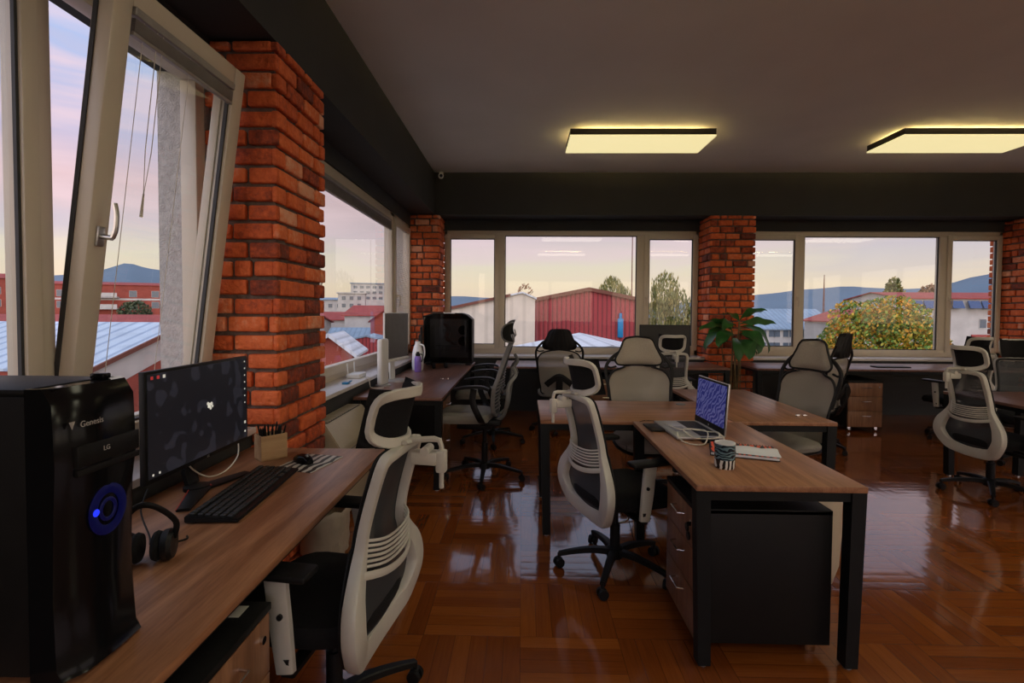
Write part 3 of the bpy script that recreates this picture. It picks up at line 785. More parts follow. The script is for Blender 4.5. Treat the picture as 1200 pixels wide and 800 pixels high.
def chair_shell(loc, rz, label):
    """high backed chair with padded head panel and shoulder loops"""
    t = thing('high_back_chair', label, 'chair', loc, rz, 'grey high backed mesh chairs')
    star_base(t, .32, .5)
    g = G(); g.cyl((0, 0, .12), (0, 0, .26), .028); g.cyl((0, 0, .26), (0, 0, .40), .018); g.make('gas_lift', M['black_plastic'], t)
    g = G(); g.box((.02, 0, .395), (.24, .18, .045), .01); g.sweep([(-.08, 0, .39), (-.22, 0, .40), (-.27, 0, .50)], .06, .012, ref=(1, 0, 1), flat=True); g.make('seat_mechanism', M['black_plastic'], t)
    g = G(); cushion(g, -.22, .29, .52, .485, .06); seat = g.make('seat', M['seat_grey'], t)
    g = G(); cushion(g, -.23, .30, .535, .437, .028); g.make('seat_pan', M['black_plastic'], t)
    body = [(.47, .19, -.215), (.55, .215, -.205), (.65, .235, -.205), (.75, .245, -.225), (.84, .255, -.25), (.90, .245, -.262), (.95, .205, -.275), (.975, .14, -.28)]
    def bs(u, v):
        z = .47 + u * (.985 - .47); w, x = interp(body, min(z, .975)); y = v * 2 - 1
        if z > .95: w = .205 - (z - .95) * 2.6
        return (x + .05 * y * y - .01, y * w, z + .0)
    g = G(); g.grid(bs, 22, 14); g.make('backrest_mesh', M['grey_net'], t)
    loopR = [(w, x, z) for z, w, x in body]
    P = [(x + .04, w, z) for w, x, z in loopR] + [(-.29, .07, .992), (-.292, 0, .997), (-.29, -.07, .992)] + [(x + .04, -w, z) for w, x, z in reversed(loopR)] + [(-.215, 0, .462)]
    g = G(); g.sweep(cat_rom(P, closed=True, sub=3), .009, .010, ref=(1, 0, 0), closed=True, n=8); g.make('backrest_rim', M['black_plastic'], t)
    head = [(1.0, .150, -.285), (1.02, .185, -.287), (1.05, .190, -.292), (1.10, .165, -.30), (1.15, .140, -.308), (1.19, .125, -.314), (1.215, .105, -.318), (1.226, .08, -.32)]
    def hs(off):
        def f(u, v):
            z = 1.0 + u * .226; w, x = interp(head, z); y = v * 2 - 1
            e = (1 - abs(y) ** 5) * (1 - abs(u * 2 - 1) ** 5)
            return (x + .045 * y * y + off * e, y * w, z)
        return f
    g = G(); g.grid(hs(.038), 12, 14); g.grid(hs(.004), 12, 14); bmesh.ops.remove_doubles(g.bm, verts=g.bm.verts, dist=.0004)
    g.make('head_cushion', M['grey_fabric'], t)
    def hb(u, v):
        z = .995 + u * .236; w, x = interp(head, z); y = v * 2 - 1
        return (x + .045 * y * y - .006 - .014 * (1 - y ** 4) + .003 * math.cos(y * 22), y * (w + .004), z)
    def hb2(u, v):
        p = hb(u, v); return (p[0] + .008, p[1], p[2])
    g = G(); g.grid(hb, 12, 40); g.grid(hb2, 12, 40); hp = g.make('head_shell', M['black_plastic'], t)
    g = G(); rim = [(x + .047, w + .003, z) for z, w, x in head]; rim = [(-.285, 0, .996)] + rim + [(-.318, 0, 1.232)] + [(x, -y, z) for x, y, z in reversed(rim)]
    g.sweep(cat_rom(rim, closed=True, sub=3), .008, .009, ref=(1, 0, 0), closed=True, n=8); g.make('head_rim', M['black_plastic'], hp)
    for s in (-1, 1):
        g = G(); g.sweep(cat_rom([(-.262, s * .165, 1.10), (-.262, s * .215, 1.06), (-.255, s * .262, 1.0), (-.235, s * .272, .93), (-.215, s * .258, .84), (-.19, s * .248, .74)], sub=4), .013, .010, ref=(1, 0, 0), n=8, flat=True)
        g.sweep(cat_rom([(-.255, s * .26, .99), (-.262, s * .23, .975), (-.275, s * .18, .985)], sub=3), .008, .009, ref=(1, 0, 0), n=8)
        g.make('shoulder_loop', M['black_plastic'], t)
    g = G(); g.sweep(cat_rom([(-.27, -.15, .585), (-.29, -.10, .63), (-.30, 0, .69), (-.29, .10, .63), (-.27, .15, .585)], sub=4), .035, .010, ref=(1, 0, 0), n=8, flat=True)
    g.sweep([(-.27, 0, .48), (-.30, 0, .58), (-.305, 0, .70)], .04, .012, ref=(1, 0, 0), flat=True); g.make('lumbar_support', M['black_plastic'], t)
    return t
B0 = chair_shell((.965, 3.86, 0), R(-90), 'large grey high backed chair behind the bare crosswise desk, facing the camera')
dup(B0, (1.99, 3.80, 0), R(196), 'grey high backed chair beside the right centre desk, turned left')
dup(B0, (.44, 5.98, 0), R(88), 'high backed chair in front of the red shed window, black head panel seen from behind')
dup(B0, (3.10, 5.30, 0), R(128), 'high backed chair behind the turned grey chair, black head panel showing')

def chair_ergo(loc, rz, label):
    """grey seat, curved slatted back, T arms and separate headrest"""
    t = thing('task_chair', label, 'chair', loc, rz, 'grey seated task chairs at the left desk')
    star_base(t, .34, .35)
    g = G(); g.cyl((0, 0, .12), (0, 0, .30), .028); g.cyl((0, 0, .30), (0, 0, .47), .018); g.make('gas_lift', M['black_plastic'], t)
    g = G(); g.box((.08, 0, .465), (.30, .20, .07), .015); g.box((-.06, 0, .50), (.18, .32, .06), .02); g.make('seat_mechanism', M['black_plastic'], t)
    g = G(); cushion(g, -.08, .41, .50, .585, .085); g.make('seat', M['seat_grey'], t)
    prof = [(.56, -.10), (.66, -.085), (.78, -.095), (.90, -.135), (1.02, -.175), (1.14, -.215)]
    wid = [(.56, .17), (.66, .215), (.80, .235), (.95, .225), (1.08, .18), (1.14, .12)]
    L = [(interp(prof, z)[0], interp(wid, z)[0], z) for z in (.57, .64, .72, .80, .88, .96, 1.04, 1.10, 1.14)]
    P = L + [(-.217, 0, 1.15)] + [(x, -y, z) for x, y, z in reversed(L)] + [(-.10, 0, .56)]
    g = G(); g.sweep(cat_rom(P, closed=True, sub=3), .013, .018, ref=(1, 0, 0), closed=True, n=8, flat=True); g.make('backrest_frame', M['grey_plastic'], t)
    def bs(u, v):
        z = .57 + u * .57; x = interp(prof, z)[0]; w = interp(wid, z)[0]; y = v * 2 - 1
        return (x - .025 * (1 - y * y), y * w, z)
    g = G(); g.grid(bs, 20, 10); g.make('backrest_mesh', M['dark_net'], t)
    g = G()
    for k in range(9):
        z = .62 + k * .03; x = interp(prof, z)[0]; w = interp(wid, z)[0]
        g.sweep([(x - .01, -w, z), (x - .045, 0, z), (x - .01, w, z)], .006, .004, ref=(1, 0, 0), n=6)
    g.make('lumbar_slats', M['grey_plastic'], t)
    for s in (-1, 1):
        g = G(); g.sweep(cat_rom([(-.06, s * .10, .50), (-.17, s * .14, .56), (-.205, s * .17, .70), (-.215, s * .14, .82), (-.27, s * .08, .90), (-.24, s * .05, .96)], sub=4), .016, .011, ref=(0, 1, 0), n=8, flat=True)
        g.make('back_support', M['grey_plastic'], t)
        g = G(); g.sweep(cat_rom([(.22, s * .275, .80), (.12, s * .275, .818), (0, s * .275, .820), (-.06, s * .275, .80)], sub=4), .038, .011, ref=(0, 0, 1), n=10, flat=True)
        pad = g.make('armrest', M['black_plastic'], t)
        g = G(); g.sweep(cat_rom([(.06, s * .275, .805), (.07, s * .278, .70), (.02, s * .275, .58), (.0, s * .16, .50)], sub=4), .026, .012, ref=(0, 1, 0), n=8, flat=True); g.make('arm_post', M['black_plastic'], pad)
    g = G(); g.sweep([(-.217, 0, 1.13), (-.25, 0, 1.18), (-.235, 0, 1.24)], .025, .008, ref=(1, 0, 0)); g.make('headrest_bracket', M['grey_plastic'], t)
    def hf(off):
        def f(u, v):
            y = (v * 2 - 1); z = (u * 2 - 1); e = (1 - abs(y) ** 5) * (1 - abs(z) ** 5)
            return (-.215 + .07 * y * y - .03 * z * z + off * e, y * .15, 1.255 + z * (.085 - .02 * y * y))
        return f
    g = G(); g.grid(hf(.035), 10, 14); g.grid(hf(-.005), 10, 14); bmesh.ops.remove_doubles(g.bm, verts=g.bm.verts, dist=.0004); g.make('headrest', M['black_fabric'], t)
    ring = [(-.222 + .07 * y * y - .02 * z * z, y * .152, 1.255 + z * .085) for y, z in [(math.copysign(abs(math.cos(a)) ** .6, math.cos(a)), math.copysign(abs(math.sin(a)) ** .6, math.sin(a))) for a in [2 * PI * k / 24 for k in range(24)]]]
    g = G(); g.sweep(ring, .007, .007, ref=(1, 0, 0), closed=True, n=6); g.make('headrest_rim', M['grey_plastic'], t)
    return t
C0 = chair_ergo((-.32, 4.26, 0), R(178), 'grey seated task chair with black arms pulled up to the dark left desk')
dup(C0, (-.32, 5.42, 0), R(183), 'task chair behind the grey seated one, mostly hidden, at the dark left desk')

# ------------------------------------------------------------------ helpers for text
def text(s, size, parent, loc, rot, mat, ext=.0004):
    c = bpy.data.curves.new('logo_text', 'FONT'); c.body = s; c.size = size; c.extrude = ext; c.align_x = 'CENTER'; c.align_y = 'CENTER'
    o = bpy.data.objects.new('logo', c); COL.objects.link(o); o.parent = parent; c.materials.append(mat)
    me = bpy.data.meshes.new_from_object(o); bpy.data.objects.remove(o); o = bpy.data.objects.new('logo', me); COL.objects.link(o)
    o.parent = parent; o.location = loc; o.rotation_euler = rot
    return o
FACE_X = (PI / 2, 0, PI / 2)     # text readable by someone looking along -x

# ------------------------------------------------------------------ near left desk
# tower computer
t = thing('tower_computer', 'black tower computer with a blue glowing fan at the left edge', 'computer', (-1.03, .95, .75))
D, W, H = .42, .19, .545
g = G()
sec = []
g.b2((-D / 2, -W / 2, .02), (D / 2 - .06, W / 2, H - .012), .008)
g.b2((-D / 2, -W / 2 + .004, H - .014), (D / 2 - .04, W / 2 - .004, H), .006)
g.box((-.04, -W / 2 - .004, .16), (.22, .01, .20), .004)
g.make('case', M['black_plastic'], t)
g = G()   # sculpted gloss front
prof = [(0.01, .010), (.03, .0), (.16, -.004), (.30, .0), (.40, .004), (H - .03, .0), (H, -.018)]
rg = []
for z, dx in prof:
    nar = .012 * math.sin(z / H * PI) if z < .36 else 0
    rg.append([(D / 2 - .062, -W / 2 - .001, z), (D / 2 - .02 + dx, -W / 2 + .006 - nar * 0, z), (D / 2 + .0 + dx, -W / 2 + .035 + nar, z), (D / 2 + .004 + dx, 0, z), (D / 2 + dx, W / 2 - .022 - nar, z), (D / 2 - .02 + dx, W / 2 - .004, z), (D / 2 - .062, W / 2 + .001, z)])
g.rings(rg); fp = g.make('front_panel', M['black_gloss'], t)
g = G(); g.box((D / 2 + .002, .005, .415), (.012, .145, .040), .002); g.box((D / 2 + .004, .005, .385), (.008, .145, .012), .001); dr = g.make('disc_drive', M['black_plastic'], t)
text('LG', .013, dr, (D / 2 + .0085, -.005, .418), FACE_X, M['logo'])
text('Genesis', .016, t, (D / 2 + .0065, -.035, .475), FACE_X, M['logo'])
g = G(); g.prism([(D / 2 + .006, -.083, .484), (D / 2 + .006, -.071, .484), (D / 2 + .006, -.077, .470)], (.001, 0, 0)); g.make('emblem', M['logo'], t, smooth=0)
g = G()
for q, rr in ((.035, .010), (.017, .004)):
    g.sweep([(D / 2 + .0045, .0 + q * math.cos(a), .295 + q * 1.15 * math.sin(a)) for a in [2 * PI * k / 28 for k in range(28)]], rr, .002, ref=(1, 0, 0), closed=True, n=8)
fan = g.make('fan', M['blue_led_dim'], t)
g = G(); g.cyl((D / 2 + .005, -.030, .298), (D / 2 + .0075, -.030, .298), .007); g.make('fan_light', M['blue_led'], fan)
g = G(); g.box((D / 2 - .05, .05, H + .006), (.03, .02, .012), .003); g.box((D / 2 - .03, -.02, H - .002), (.012, .12, .004), .001); g.make('top_ports', M['black_gloss'], t)
for sx in (-1, 1):
    for sy in (-1, 1):
        g = G(); g.cyl((sx * .16, sy * .07, 0), (sx * .16, sy * .07, .022), .015); g.make('foot', M['black_plastic'], t)

# wide monitor
def monitor(loc, rz, label, w, h, zb, mat, stand='neck', bez=.012, name='monitor'):
    t = thing(name, label, 'monitor', loc, rz)
    g = G(); g.b2((-.022, -w / 2, zb), (0, w / 2, zb + h), .004); g.box((-.03, 0, zb + h * .48), (.03, w * .6, h * .6), .012); b = g.make('housing', M['black_plastic'], t)
    g = G(); g.b2((-.002, -w / 2 + bez, zb + bez * 1.7), (.0012, w / 2 - bez, zb + h - bez)); g.make('screen', mat, t, smooth=0)
    if stand:
        g = G(); g.sweep([(-.05, 0, .012), (-.065, 0, zb * .6), (-.05, 0, zb + h * .3)], .032, .012, ref=(1, 0, 0), flat=True, n=10); g.make('neck', M['black_plastic'], t)
    return t
t = monitor((-1.225, 1.875, .75), 0, 'wide black monitor on the near left desk showing a dark desktop', .60, .375, .108, M['monitor_screen'], bez=.010)
g = G()
for yy, yd in ((-.235, .03), (.16, .065)):
    p0, p1 = Vector((.0, -.02, .006)), Vector((.075, yy, .006))
    g.sweep([p0, p0.lerp(p1, .5), p1], [.034, .030, .022], .005, ref=(0, 0, 1), flat=True, n=8)
g.lathe([(.0, 0), (.045, 0), (.045, .014), (.02, .02), (0, .02)], (-.02, -.02, 0)); st = g.make('stand_foot', M['black_plastic'], t)
g = G()
g.sweep([(-.035, -.035, .0115), (.058, -.245, .0095)], .002, .0015, ref=(0, 0, 1)); g.sweep([(.0, .02, .0115), (.03, -.01, .0118)], .003, .0015, ref=(0, 0, 1)); g.make('red_line', M['red'], st)
scr_z = .108
def icon(y, z, s, mat):
    g = G(); g.box((.0016, y, z), (.0012, s, s)); return g.make('desktop_icon', M[mat], t, smooth=0)
for k in range(3): icon(-.27 + k * .028, scr_z + .352, .011, 'icon_red' if k < 2 else 'icon_pale')
for k in range(7): icon(.275, scr_z + .352 - k * .030, .006, 'icon_pale')
icon(.275, scr_z + .085, .011, 'icon_pale'); icon(.275, scr_z + .045, .008, 'icon_pale')
for k in range(2): icon(-.27 + k * .03, scr_z + .028, .007, 'icon_pale')
# small pale wallpaper emblem (generic blot) in the middle
g = G()
for a, b_, r_ in ((0, 0, .010), (.012, .005, .007), (-.010, .008, .007), (.006, -.012, .006), (.018, -.006, .005), (-.006, -.004, .006)):
    g.cyl((.0012, .03 + a, scr_z + .205 + b_), (.0022, .03 + a, scr_z + .205 + b_), r_, n=10)
g.make('screen_emblem', M['icon_pale'], t)
text('LG', .011, t, (.0006, .02, scr_z + .008), FACE_X, M['logo'])

# keyboard
def keyboard(loc, rz, label, L=.50, W=.165):
    t = thing('keyboard', label, 'keyboard', loc, rz)
    g = G(); g.prism([(-W / 2, -L / 2, .004), (W / 2, -L / 2, .004), (W / 2, -L / 2, .014), (-W / 2, -L / 2, .026)], (0, L, 0)); bmesh.ops.bevel(g.bm, geom=list(g.bm.edges), offset=.003, segments=2, affect='EDGES')
    for x in (-.06, .06): g.b2((x - .01, -L / 2 + .03, 0), (x + .01, -L / 2 + .06, .006)); g.b2((x - .01, L / 2 - .06, 0), (x + .01, L / 2 - .03, .006))
    g.make('keyboard_body', M['black_plastic'], t)
    g = G(); rows = 6; px = .0232
    for r_ in range(rows):
        x = -W / 2 + .018 + r_ * px + (.004 if r_ else 0)
        z = .026 - (x + W / 2) / W * .012
        y = -L / 2 + .012
        while y < L / 2 - .022:
            wk = .0165
            if r_ == 5 and -L / 2 + .09 < y < -L / 2 + .11: wk = .11
            if not (abs(y - (L / 2 - .155)) < .006 or abs(y - (L / 2 - .095)) < .006) and y + wk < L / 2 - .008:
                g.box((x, y + wk / 2, z + .003), (.0175, wk, .009), .002, seg=1)
            y += wk + .0028
    g.make('keycaps', M['keys'], t)
    return t
keyboard((-1.015, 1.81, .75), R(4.5), 'black full size keyboard in front of the wide monitor', .525, .17)

g = G(); g.box((0, 0, .0015), (.19, .24, .003), .001, rz=0); o = g.make('mouse_mat', M['zebra']); o.location = (-.955, 2.19, .75); o.rotation_euler = (0, 0, R(-12)); tag(o, 'zebra striped mouse mat beside the black keyboard', 'mouse mat')
def mouse(loc, rz, label):
    t = thing('computer_mouse', label, 'mouse', loc, rz)
    rg = []
    for k in range(13):
        u = k / 12; x = -.058 + u * .116; w = .032 * math.sin(PI * (.06 + .88 * u)) ** .45; h = .038 * math.sin(PI * (.05 + .80 * u) ) ** .7 * (1.0 - .25 * u) + .004
        rg.append([(x, math.copysign(abs(math.cos(a)) ** .7, math.cos(a)) * w, max(0, math.sin(a)) ** .8 * h) if math.sin(a) >= 0 else (x, math.cos(a) * w * .9, 0) for a in [2 * PI * (j + .5) / 20 for j in range(20)]])
    g = G(); g.rings(rg); g.make('mouse_shell', M['black_gloss'], t)
    g = G(); g.cyl((.028, -.004, .028), (.028, .004, .028), .009, n=12); g.make('scroll_wheel', M['grey_plastic'], t)
    return t
mouse((-.985, 2.195, .753), R(-35), 'black mouse on the zebra striped mouse mat')
# plywood pen holder
t = thing('pen_holder', 'small plywood box full of black pens by the brick pillar', 'pen holder', (-1.165, 2.26, .75), R(48))
w, d, h, k = .115, .085, .115, .005
g = G(); g.b2((-w / 2, -d / 2, 0), (w / 2, d / 2, .006)); g.b2((-w / 2, -d / 2, 0), (w / 2, -d / 2 + k, h)); g.b2((-w / 2, d / 2 - k, 0), (w / 2, d / 2, h)); g.b2((-w / 2, -d / 2 + k, 0), (-w / 2 + k, d / 2 - k, h)); g.b2((w / 2 - k, -d / 2 + k, 0), (w / 2, d / 2 - k, h))
g.make('box', M['pen_wood'], t, smooth=0)
rnd = random.Random(3)
for k in range(18):
    bx, by = -.040 + (k % 6) * .016 + rnd.uniform(-.002, .002), -.022 + (k // 6) * .022 + rnd.uniform(-.003, .003); tx, ty = bx + rnd.uniform(-.02, .02) + bx * .5, by * 1.3
    tx = max(-.07, min(.07, tx)); bz = rnd.uniform(.128, .155)
    g = G(); p0 = Vector((bx * .6, by * .6, .008)); p1 = Vector((bx + (tx - bx) * .5, by + (ty - by) * .5, bz))
    g.cyl(p0, p1, .0042, n=8); dr_ = (p1 - p0).normalized(); g.cyl(p1, p1 + dr_ * .008, .0035, .001, n=8); 
    pt = g.make('pen', M['black_plastic'])
    pt.location = t.location; pt.rotation_euler = t.rotation_euler; tag(pt, 'black pen standing in the plywood pen box', 'pen', 'black pens in the plywood box')
# headphones lying on the desk
t = thing('headphones', 'black headphones lying between the tower and the near keyboard', 'headphones', (-1.0, 1.30, .75), R(20))
for s, xx in ((1, .035), (-1, -.06)):
    g = G(); g.lathe([(0, -.018), (.030, -.018), (.040, -.008), (.042, .006), (.036, .016), (0, .018)], (xx, .012, .043), 20, 'X'); e = g.make('ear_cup', M['black_plastic'], t)
    g = G(); g.lathe([(.022, -.006), (.036, -.008), (.040, 0), (.036, .010), (.022, .010)], (xx - s * .024, .012, .043), 20, 'X'); g.make('ear_pad', M['black_fabric'], e)
g = G(); g.sweep(cat_rom([(.05, .012, .06), (.058, -.0, .11), (.02, -.03, .165), (-.02, -.035, .17), (-.06, -.015, .12), (-.07, .012, .06)], sub=5), .008, .004, ref=(0, 1, 0), n=8); g.make('headband', M['black_plastic'], t)
g = G(); g.sweep(cat_rom([(.04, .05, .03), (.06, .09, .02), (.05, .13, .012)], sub=4), .003); g.make('microphone', M['black_plastic'], t)
# white cable behind monitor
g = G(); g.sweep(cat_rom([(-1.25, 1.80, .90), (-1.27, 1.86, .83), (-1.26, 1.95, .765), (-1.25, 2.05, .758), (-1.24, 2.12, .80), (-1.255, 2.15, .86)], sub=6), .003, n=6); tag(g.make('monitor_cable', M['cable_white']), 'white cable hanging below the wide monitor', 'cable')
g = G(); g.sweep(cat_rom([(-1.24, 1.6, .84), (-1.2, 1.52, .80), (-1.12, 1.45, .756), (-1.08, 1.4, .755)], sub=6), .0025, n=6); tag(g.make('headphone_cable', M['black_plastic']), 'thin black cable between monitor and headphones', 'cable')

# radiator and bin bag
t = thing('fan_coil_heater', 'beige floor heater with sloping top beside the brick pillar', 'heater', (-1.378, 3.12, 0))
L = .74
g = G(); g.prism([(0, 0, .06), (.21, 0, .06), (.225, 0, .54), (.12, 0, .70), (0, 0, .70)], (0, L, 0)); bmesh.ops.bevel(g.bm, geom=list(g.bm.edges), offset=.006, segments=2, affect='EDGES'); g.make('casing', M['beige'], t)
g = G(); g.prism([(.03, .05, .698), (.115, .05, .698), (.115, .05, .704), (.03, .05, .704)], (0, L - .1, 0)); sl = g.make('air_grille', M['gasket'], t, smooth=0)
g = G()
for i in range(16): g.b2((.035, .06 + i * .04, .703), (.112, .085 + i * .04, .708))
g.make('grille_bars', M['beige'], sl, smooth=0)
g = G(); g.prism([(.226, .06, .50), (.229, .06, .50), (.229, .06, .505), (.226, .06, .505)], (0, L - .12, 0)); g.box((.2285, L - .15, .46), (.004, .06, .012)); g.make('badge', M['grey_plastic'], t, smooth=0)
g = G()
for yy in (.05, L - .05): g.b2((.02, yy - .02, 0), (.19, yy + .02, .062))
g.make('foot', M['beige'], t, smooth=0)

t = thing('waste_bin', 'waste bin lined with a crumpled pale bag under the near left desk', 'bin', (-1.10, 2.72, 0))
g = G(); g.lathe([(.0, 0), (.10, 0), (.125, .28), (.12, .28), (.096, .008), (0, .008)], n=28); g.make('bin_body', M['beige'], t)
rg = []
for i in range(14):
    z = .10 + i * .02 if i < 12 else (.335 if i == 12 else .30)
    r_ = .128 + .004 * i / 12 if i < 12 else (.124 if i == 12 else .11)
    rg.append([((r_ + .006 * noise.noise(Vector((k * .5, i * .45, 1))) + .004 * math.sin(k * 2.1 + i * .5)) * math.cos(2 * PI * k / 40), (r_ + .006 * noise.noise(Vector((k * .5, i * .45, 5)))) * math.sin(2 * PI * k / 40), z + .008 * math.sin(k * 1.3)) for k in range(40)])
g = G(); g.rings(rg, cap=False); g.make('bin_liner', M['bag'], t)

t = thing('waste_bin', 'tall beige bin behind the black drawer cabinet, right of the laptop desk', 'bin', (1.545, 2.66, 0))
g = G(); g.lathe([(0, .0), (.085, .0), (.115, .03), (.14, .12), (.15, .3), (.148, .56), (.14, .57), (.135, .56), (.13, .1), (0, .05)], n=32); g.make('bin_body', M['beige'], t)
g = G(); g.lathe([(.139, .555), (.154, .56), (.154, .578), (.139, .58)], n=32, cap=False); g.make('bin_rim', M['beige'], t)

# ------------------------------------------------------------------ centre desk
t = thing('laptop', 'open silver laptop with blue zebra wallpaper on the centre desk', 'laptop', (1.085, 2.87, .75), R(3))
LW, LD = .40, .26
g = G(); g.box((-LD / 2, 0, .012), (LD, LW, .016), .005); 
for sx in (-.03, -LD + .03):
    for sy in (-.15, .15): g.cyl((sx, sy, 0), (sx, sy, .006), .008, n=10)
base = g.make('base', M['silver'], t)
g = G(); g.b2((-.125, -LW / 2 + .02, .019), (-.018, LW / 2 - .02, .0205)); kb = g.make('keyboard_tray', M['black_plastic'], base, smooth=0)
g = G()
for r_ in range(6):
    for c_ in range(17): g.box((-.118 + r_ * .0178 + .004, -.158 + c_ * .0197, .0215), (.0145, .0165, .002))
g.make('keys', M['keys'], base, smooth=0)
g = G(); g.b2((-.225, -.075, .0198), (-.145, .045, .0204)); g.make('touchpad', M['grey_plastic'], base, smooth=0)
lid = bpy.data.objects.new('lid', None); COL.objects.link(lid); lid.parent = t; lid.location = (0, 0, .018); lid.rotation_euler = (0, R(4), 0)
g = G(); g.b2((-.004, -LW / 2, 0), (.006, LW / 2, .285), .004); g.cyl((0, -.14, .004), (0, .14, .004), .008); g.make('screen_back', M['silver'], lid)
g = G(); g.b2((-.006, -LW / 2 + .004, .006), (-.0035, LW / 2 - .004, .281), .001); g.make('bezel', M['black_plastic'], lid, smooth=0)
g = G(); g.b2((-.0075, -LW / 2 + .013, .042), (-.0055, LW / 2 - .013, .270)); g.make('screen', M['laptop_screen'], lid, smooth=0)
g = G(); g.cyl((-.0072, 0, .022), (-.0058, 0, .022), .006, n=16); g.make('logo', M['logo'], lid)

g = G(); g.box((0, 0, .006), (.085, .17, .012), .004); o = g.make('external_drive', M['black_plastic']); o.location = (.783, 2.93, .75); o.rotation_euler = (0, 0, R(3)); tag(o, 'black slim device under the left edge of the laptop', 'drive')
g = G(); g.box((0, 0, .012), (.05, .09, .02), .004); o = g.make('card_reader', M['black_plastic']); o.location = (1.0, 2.625, .75); o.rotation_euler = (0, 0, R(80)); tag(o, 'small dark device between laptop and zebra mug', 'device')
# tangled white cable
pts = [(.855, 2.72, .779), (.845, 2.66, .765), (.86, 2.60, .755), (.90, 2.56, .755), (.95, 2.57, .757), (.985, 2.62, .790), (1.0, 2.70, .795), (.965, 2.78, .785), (.915, 2.79, .783), (.895, 2.72, .785), (.92, 2.63, .772), (.975, 2.58, .782), (1.02, 2.57, .79), (1.045, 2.64, .80), (1.02, 2.72, .785), (.95, 2.75, .79), (.89, 2.77, .784), (.86, 2.84, .784), (.84, 2.92, .784)]
g = G(); g.sweep(cat_rom(pts, sub=6), .0033, n=6); g.sweep([(1.045, 2.64, .80), (1.06, 2.60, .785), (1.055, 2.575, .758)], .0035, n=6); tag(g.make('charging_cable', M['cable_white']), 'tangled white charging cable lying over the laptop', 'cable')
# spiral notebook
t = thing('spiral_notebook', 'orange and black spiral notebook with white paper on top', 'notebook', (1.085, 2.435, .7525), R(-19))
g = G(); g.b2((-.15, -.105, 0), (.15, .105, .003)); g.make('cover', M['black_plastic'], t, smooth=0)
g = G(); g.b2((-.148, -.103, .0146), (.148, .098, .017)); g.make('front_cover', M['tiger'], t, smooth=0)
g = G(); g.b2((-.146, -.102, .003), (.147, .10, .0145)); g.make('pages', M['paper'], t, smooth=0)
g = G()
for i in range(22): g.cyl((-.14 + i * .0133, .103, .009), (-.138 + i * .0133, .103, .009), .011, n=10)
g.make('spiral', M['black_metal'], t)
g = G()
def sheet(u, v): return (-.035 + u * .19, -.10 + v * .135 - u * .008, .0225 + .006 * abs(math.sin(u * 5)) * v + .0015 * math.sin(v * 9))
g.grid(sheet, 14, 8); o = g.make('paper_sheet', M['paper']); o.location = (1.085, 2.435, .75); o.rotation_euler = (0, 0, R(-19)); tag(o, 'loose white paper sheet on the orange spiral notebook', 'paper')
# mug
t = thing('mug', 'dark patterned mug with zebra stripes near the desk edge', 'mug', (.905, 2.205, .75))
g = G(); g.lathe([(0, .003), (.036, .003), (.039, .0), (.042, .006), (.0435, .012), (.0437, .040)], n=36, cap=False); g.make('zebra_band', M['mug_low'], t)
g = G(); g.lathe([(.0437, .040), (.0437, .105), (.0437, .108)], n=36, cap=False); bd = g.make('mug_body', M['mug'], t)
g = G(); g.lathe([(.0437, .107), (.0435, .113), (.041, .114), (.0395, .110), (.039, .02), (.03, .008), (0, .008)], n=36, cap=False); g.make('mug_inside', M['white'], t)
g = G(); g.sweep(cat_rom([(.036, .022, .092), (.050, .045, .090), (.052, .055, .055), (.042, .040, .026), (.036, .022, .024)], sub=4), .006, .005); g.make('mug_handle', M['white'], t)
# cable grommets and small plugs
g = G(); g.lathe([(0, 0), (.035, 0), (.035, .004), (.03, .006), (0, .006)], n=24); o = g.make('cable_grommet', M['grey_plastic']); o.location = (1.185, 3.70, .75); tag(o, 'round grey cable cap on the crosswise desk beside the laptop screen', 'cable cap')
for (x, y, L_) in ((1.84, 3.32, 'two small metal plugs on the right centre desk'), (-.80, 4.93, 'small metal plugs lying on the dark left desk')):
    g = G(); g.box((0, 0, .006), (.022, .014, .012), .002); g.box((.05, .01, .005), (.026, .014, .010), .002); g.cyl((.0, 0, .006), (-.02, 0, .006), .004, n=8); o = g.make('plug', M['chrome']); o.location = (x, y, .75); tag(o, L_, 'plug')
g = G(); g.sweep(cat_rom([(.74, 3.10, .752), (.78, 3.13, .753), (.84, 3.11, .754), (.90, 3.05, .753)], sub=5), .002, n=6); g.sweep(cat_rom([(.66, 3.10, .60), (.655, 3.08, .5), (.67, 3.07, .40), (.66, 3.05, .2), (.70, 3.0, .01)], sub=5), .002, n=6)
tag(g.make('power_cable', M['black_plastic']), 'thin black cable running down behind the laptop desk', 'cable')
g = G(); g.sweep(cat_rom([(.62, 3.45, .006), (.68, 3.52, .03), (.76, 3.48, .012), (.72, 3.38, .005), (.64, 3.36, .005), (.70, 3.44, .04), (.80, 3.40, .006)], sub=5), .004, n=6); tag(g.make('floor_cable', M['cable_white']), 'white cable coiled on the floor under the crosswise desk', 'cable')

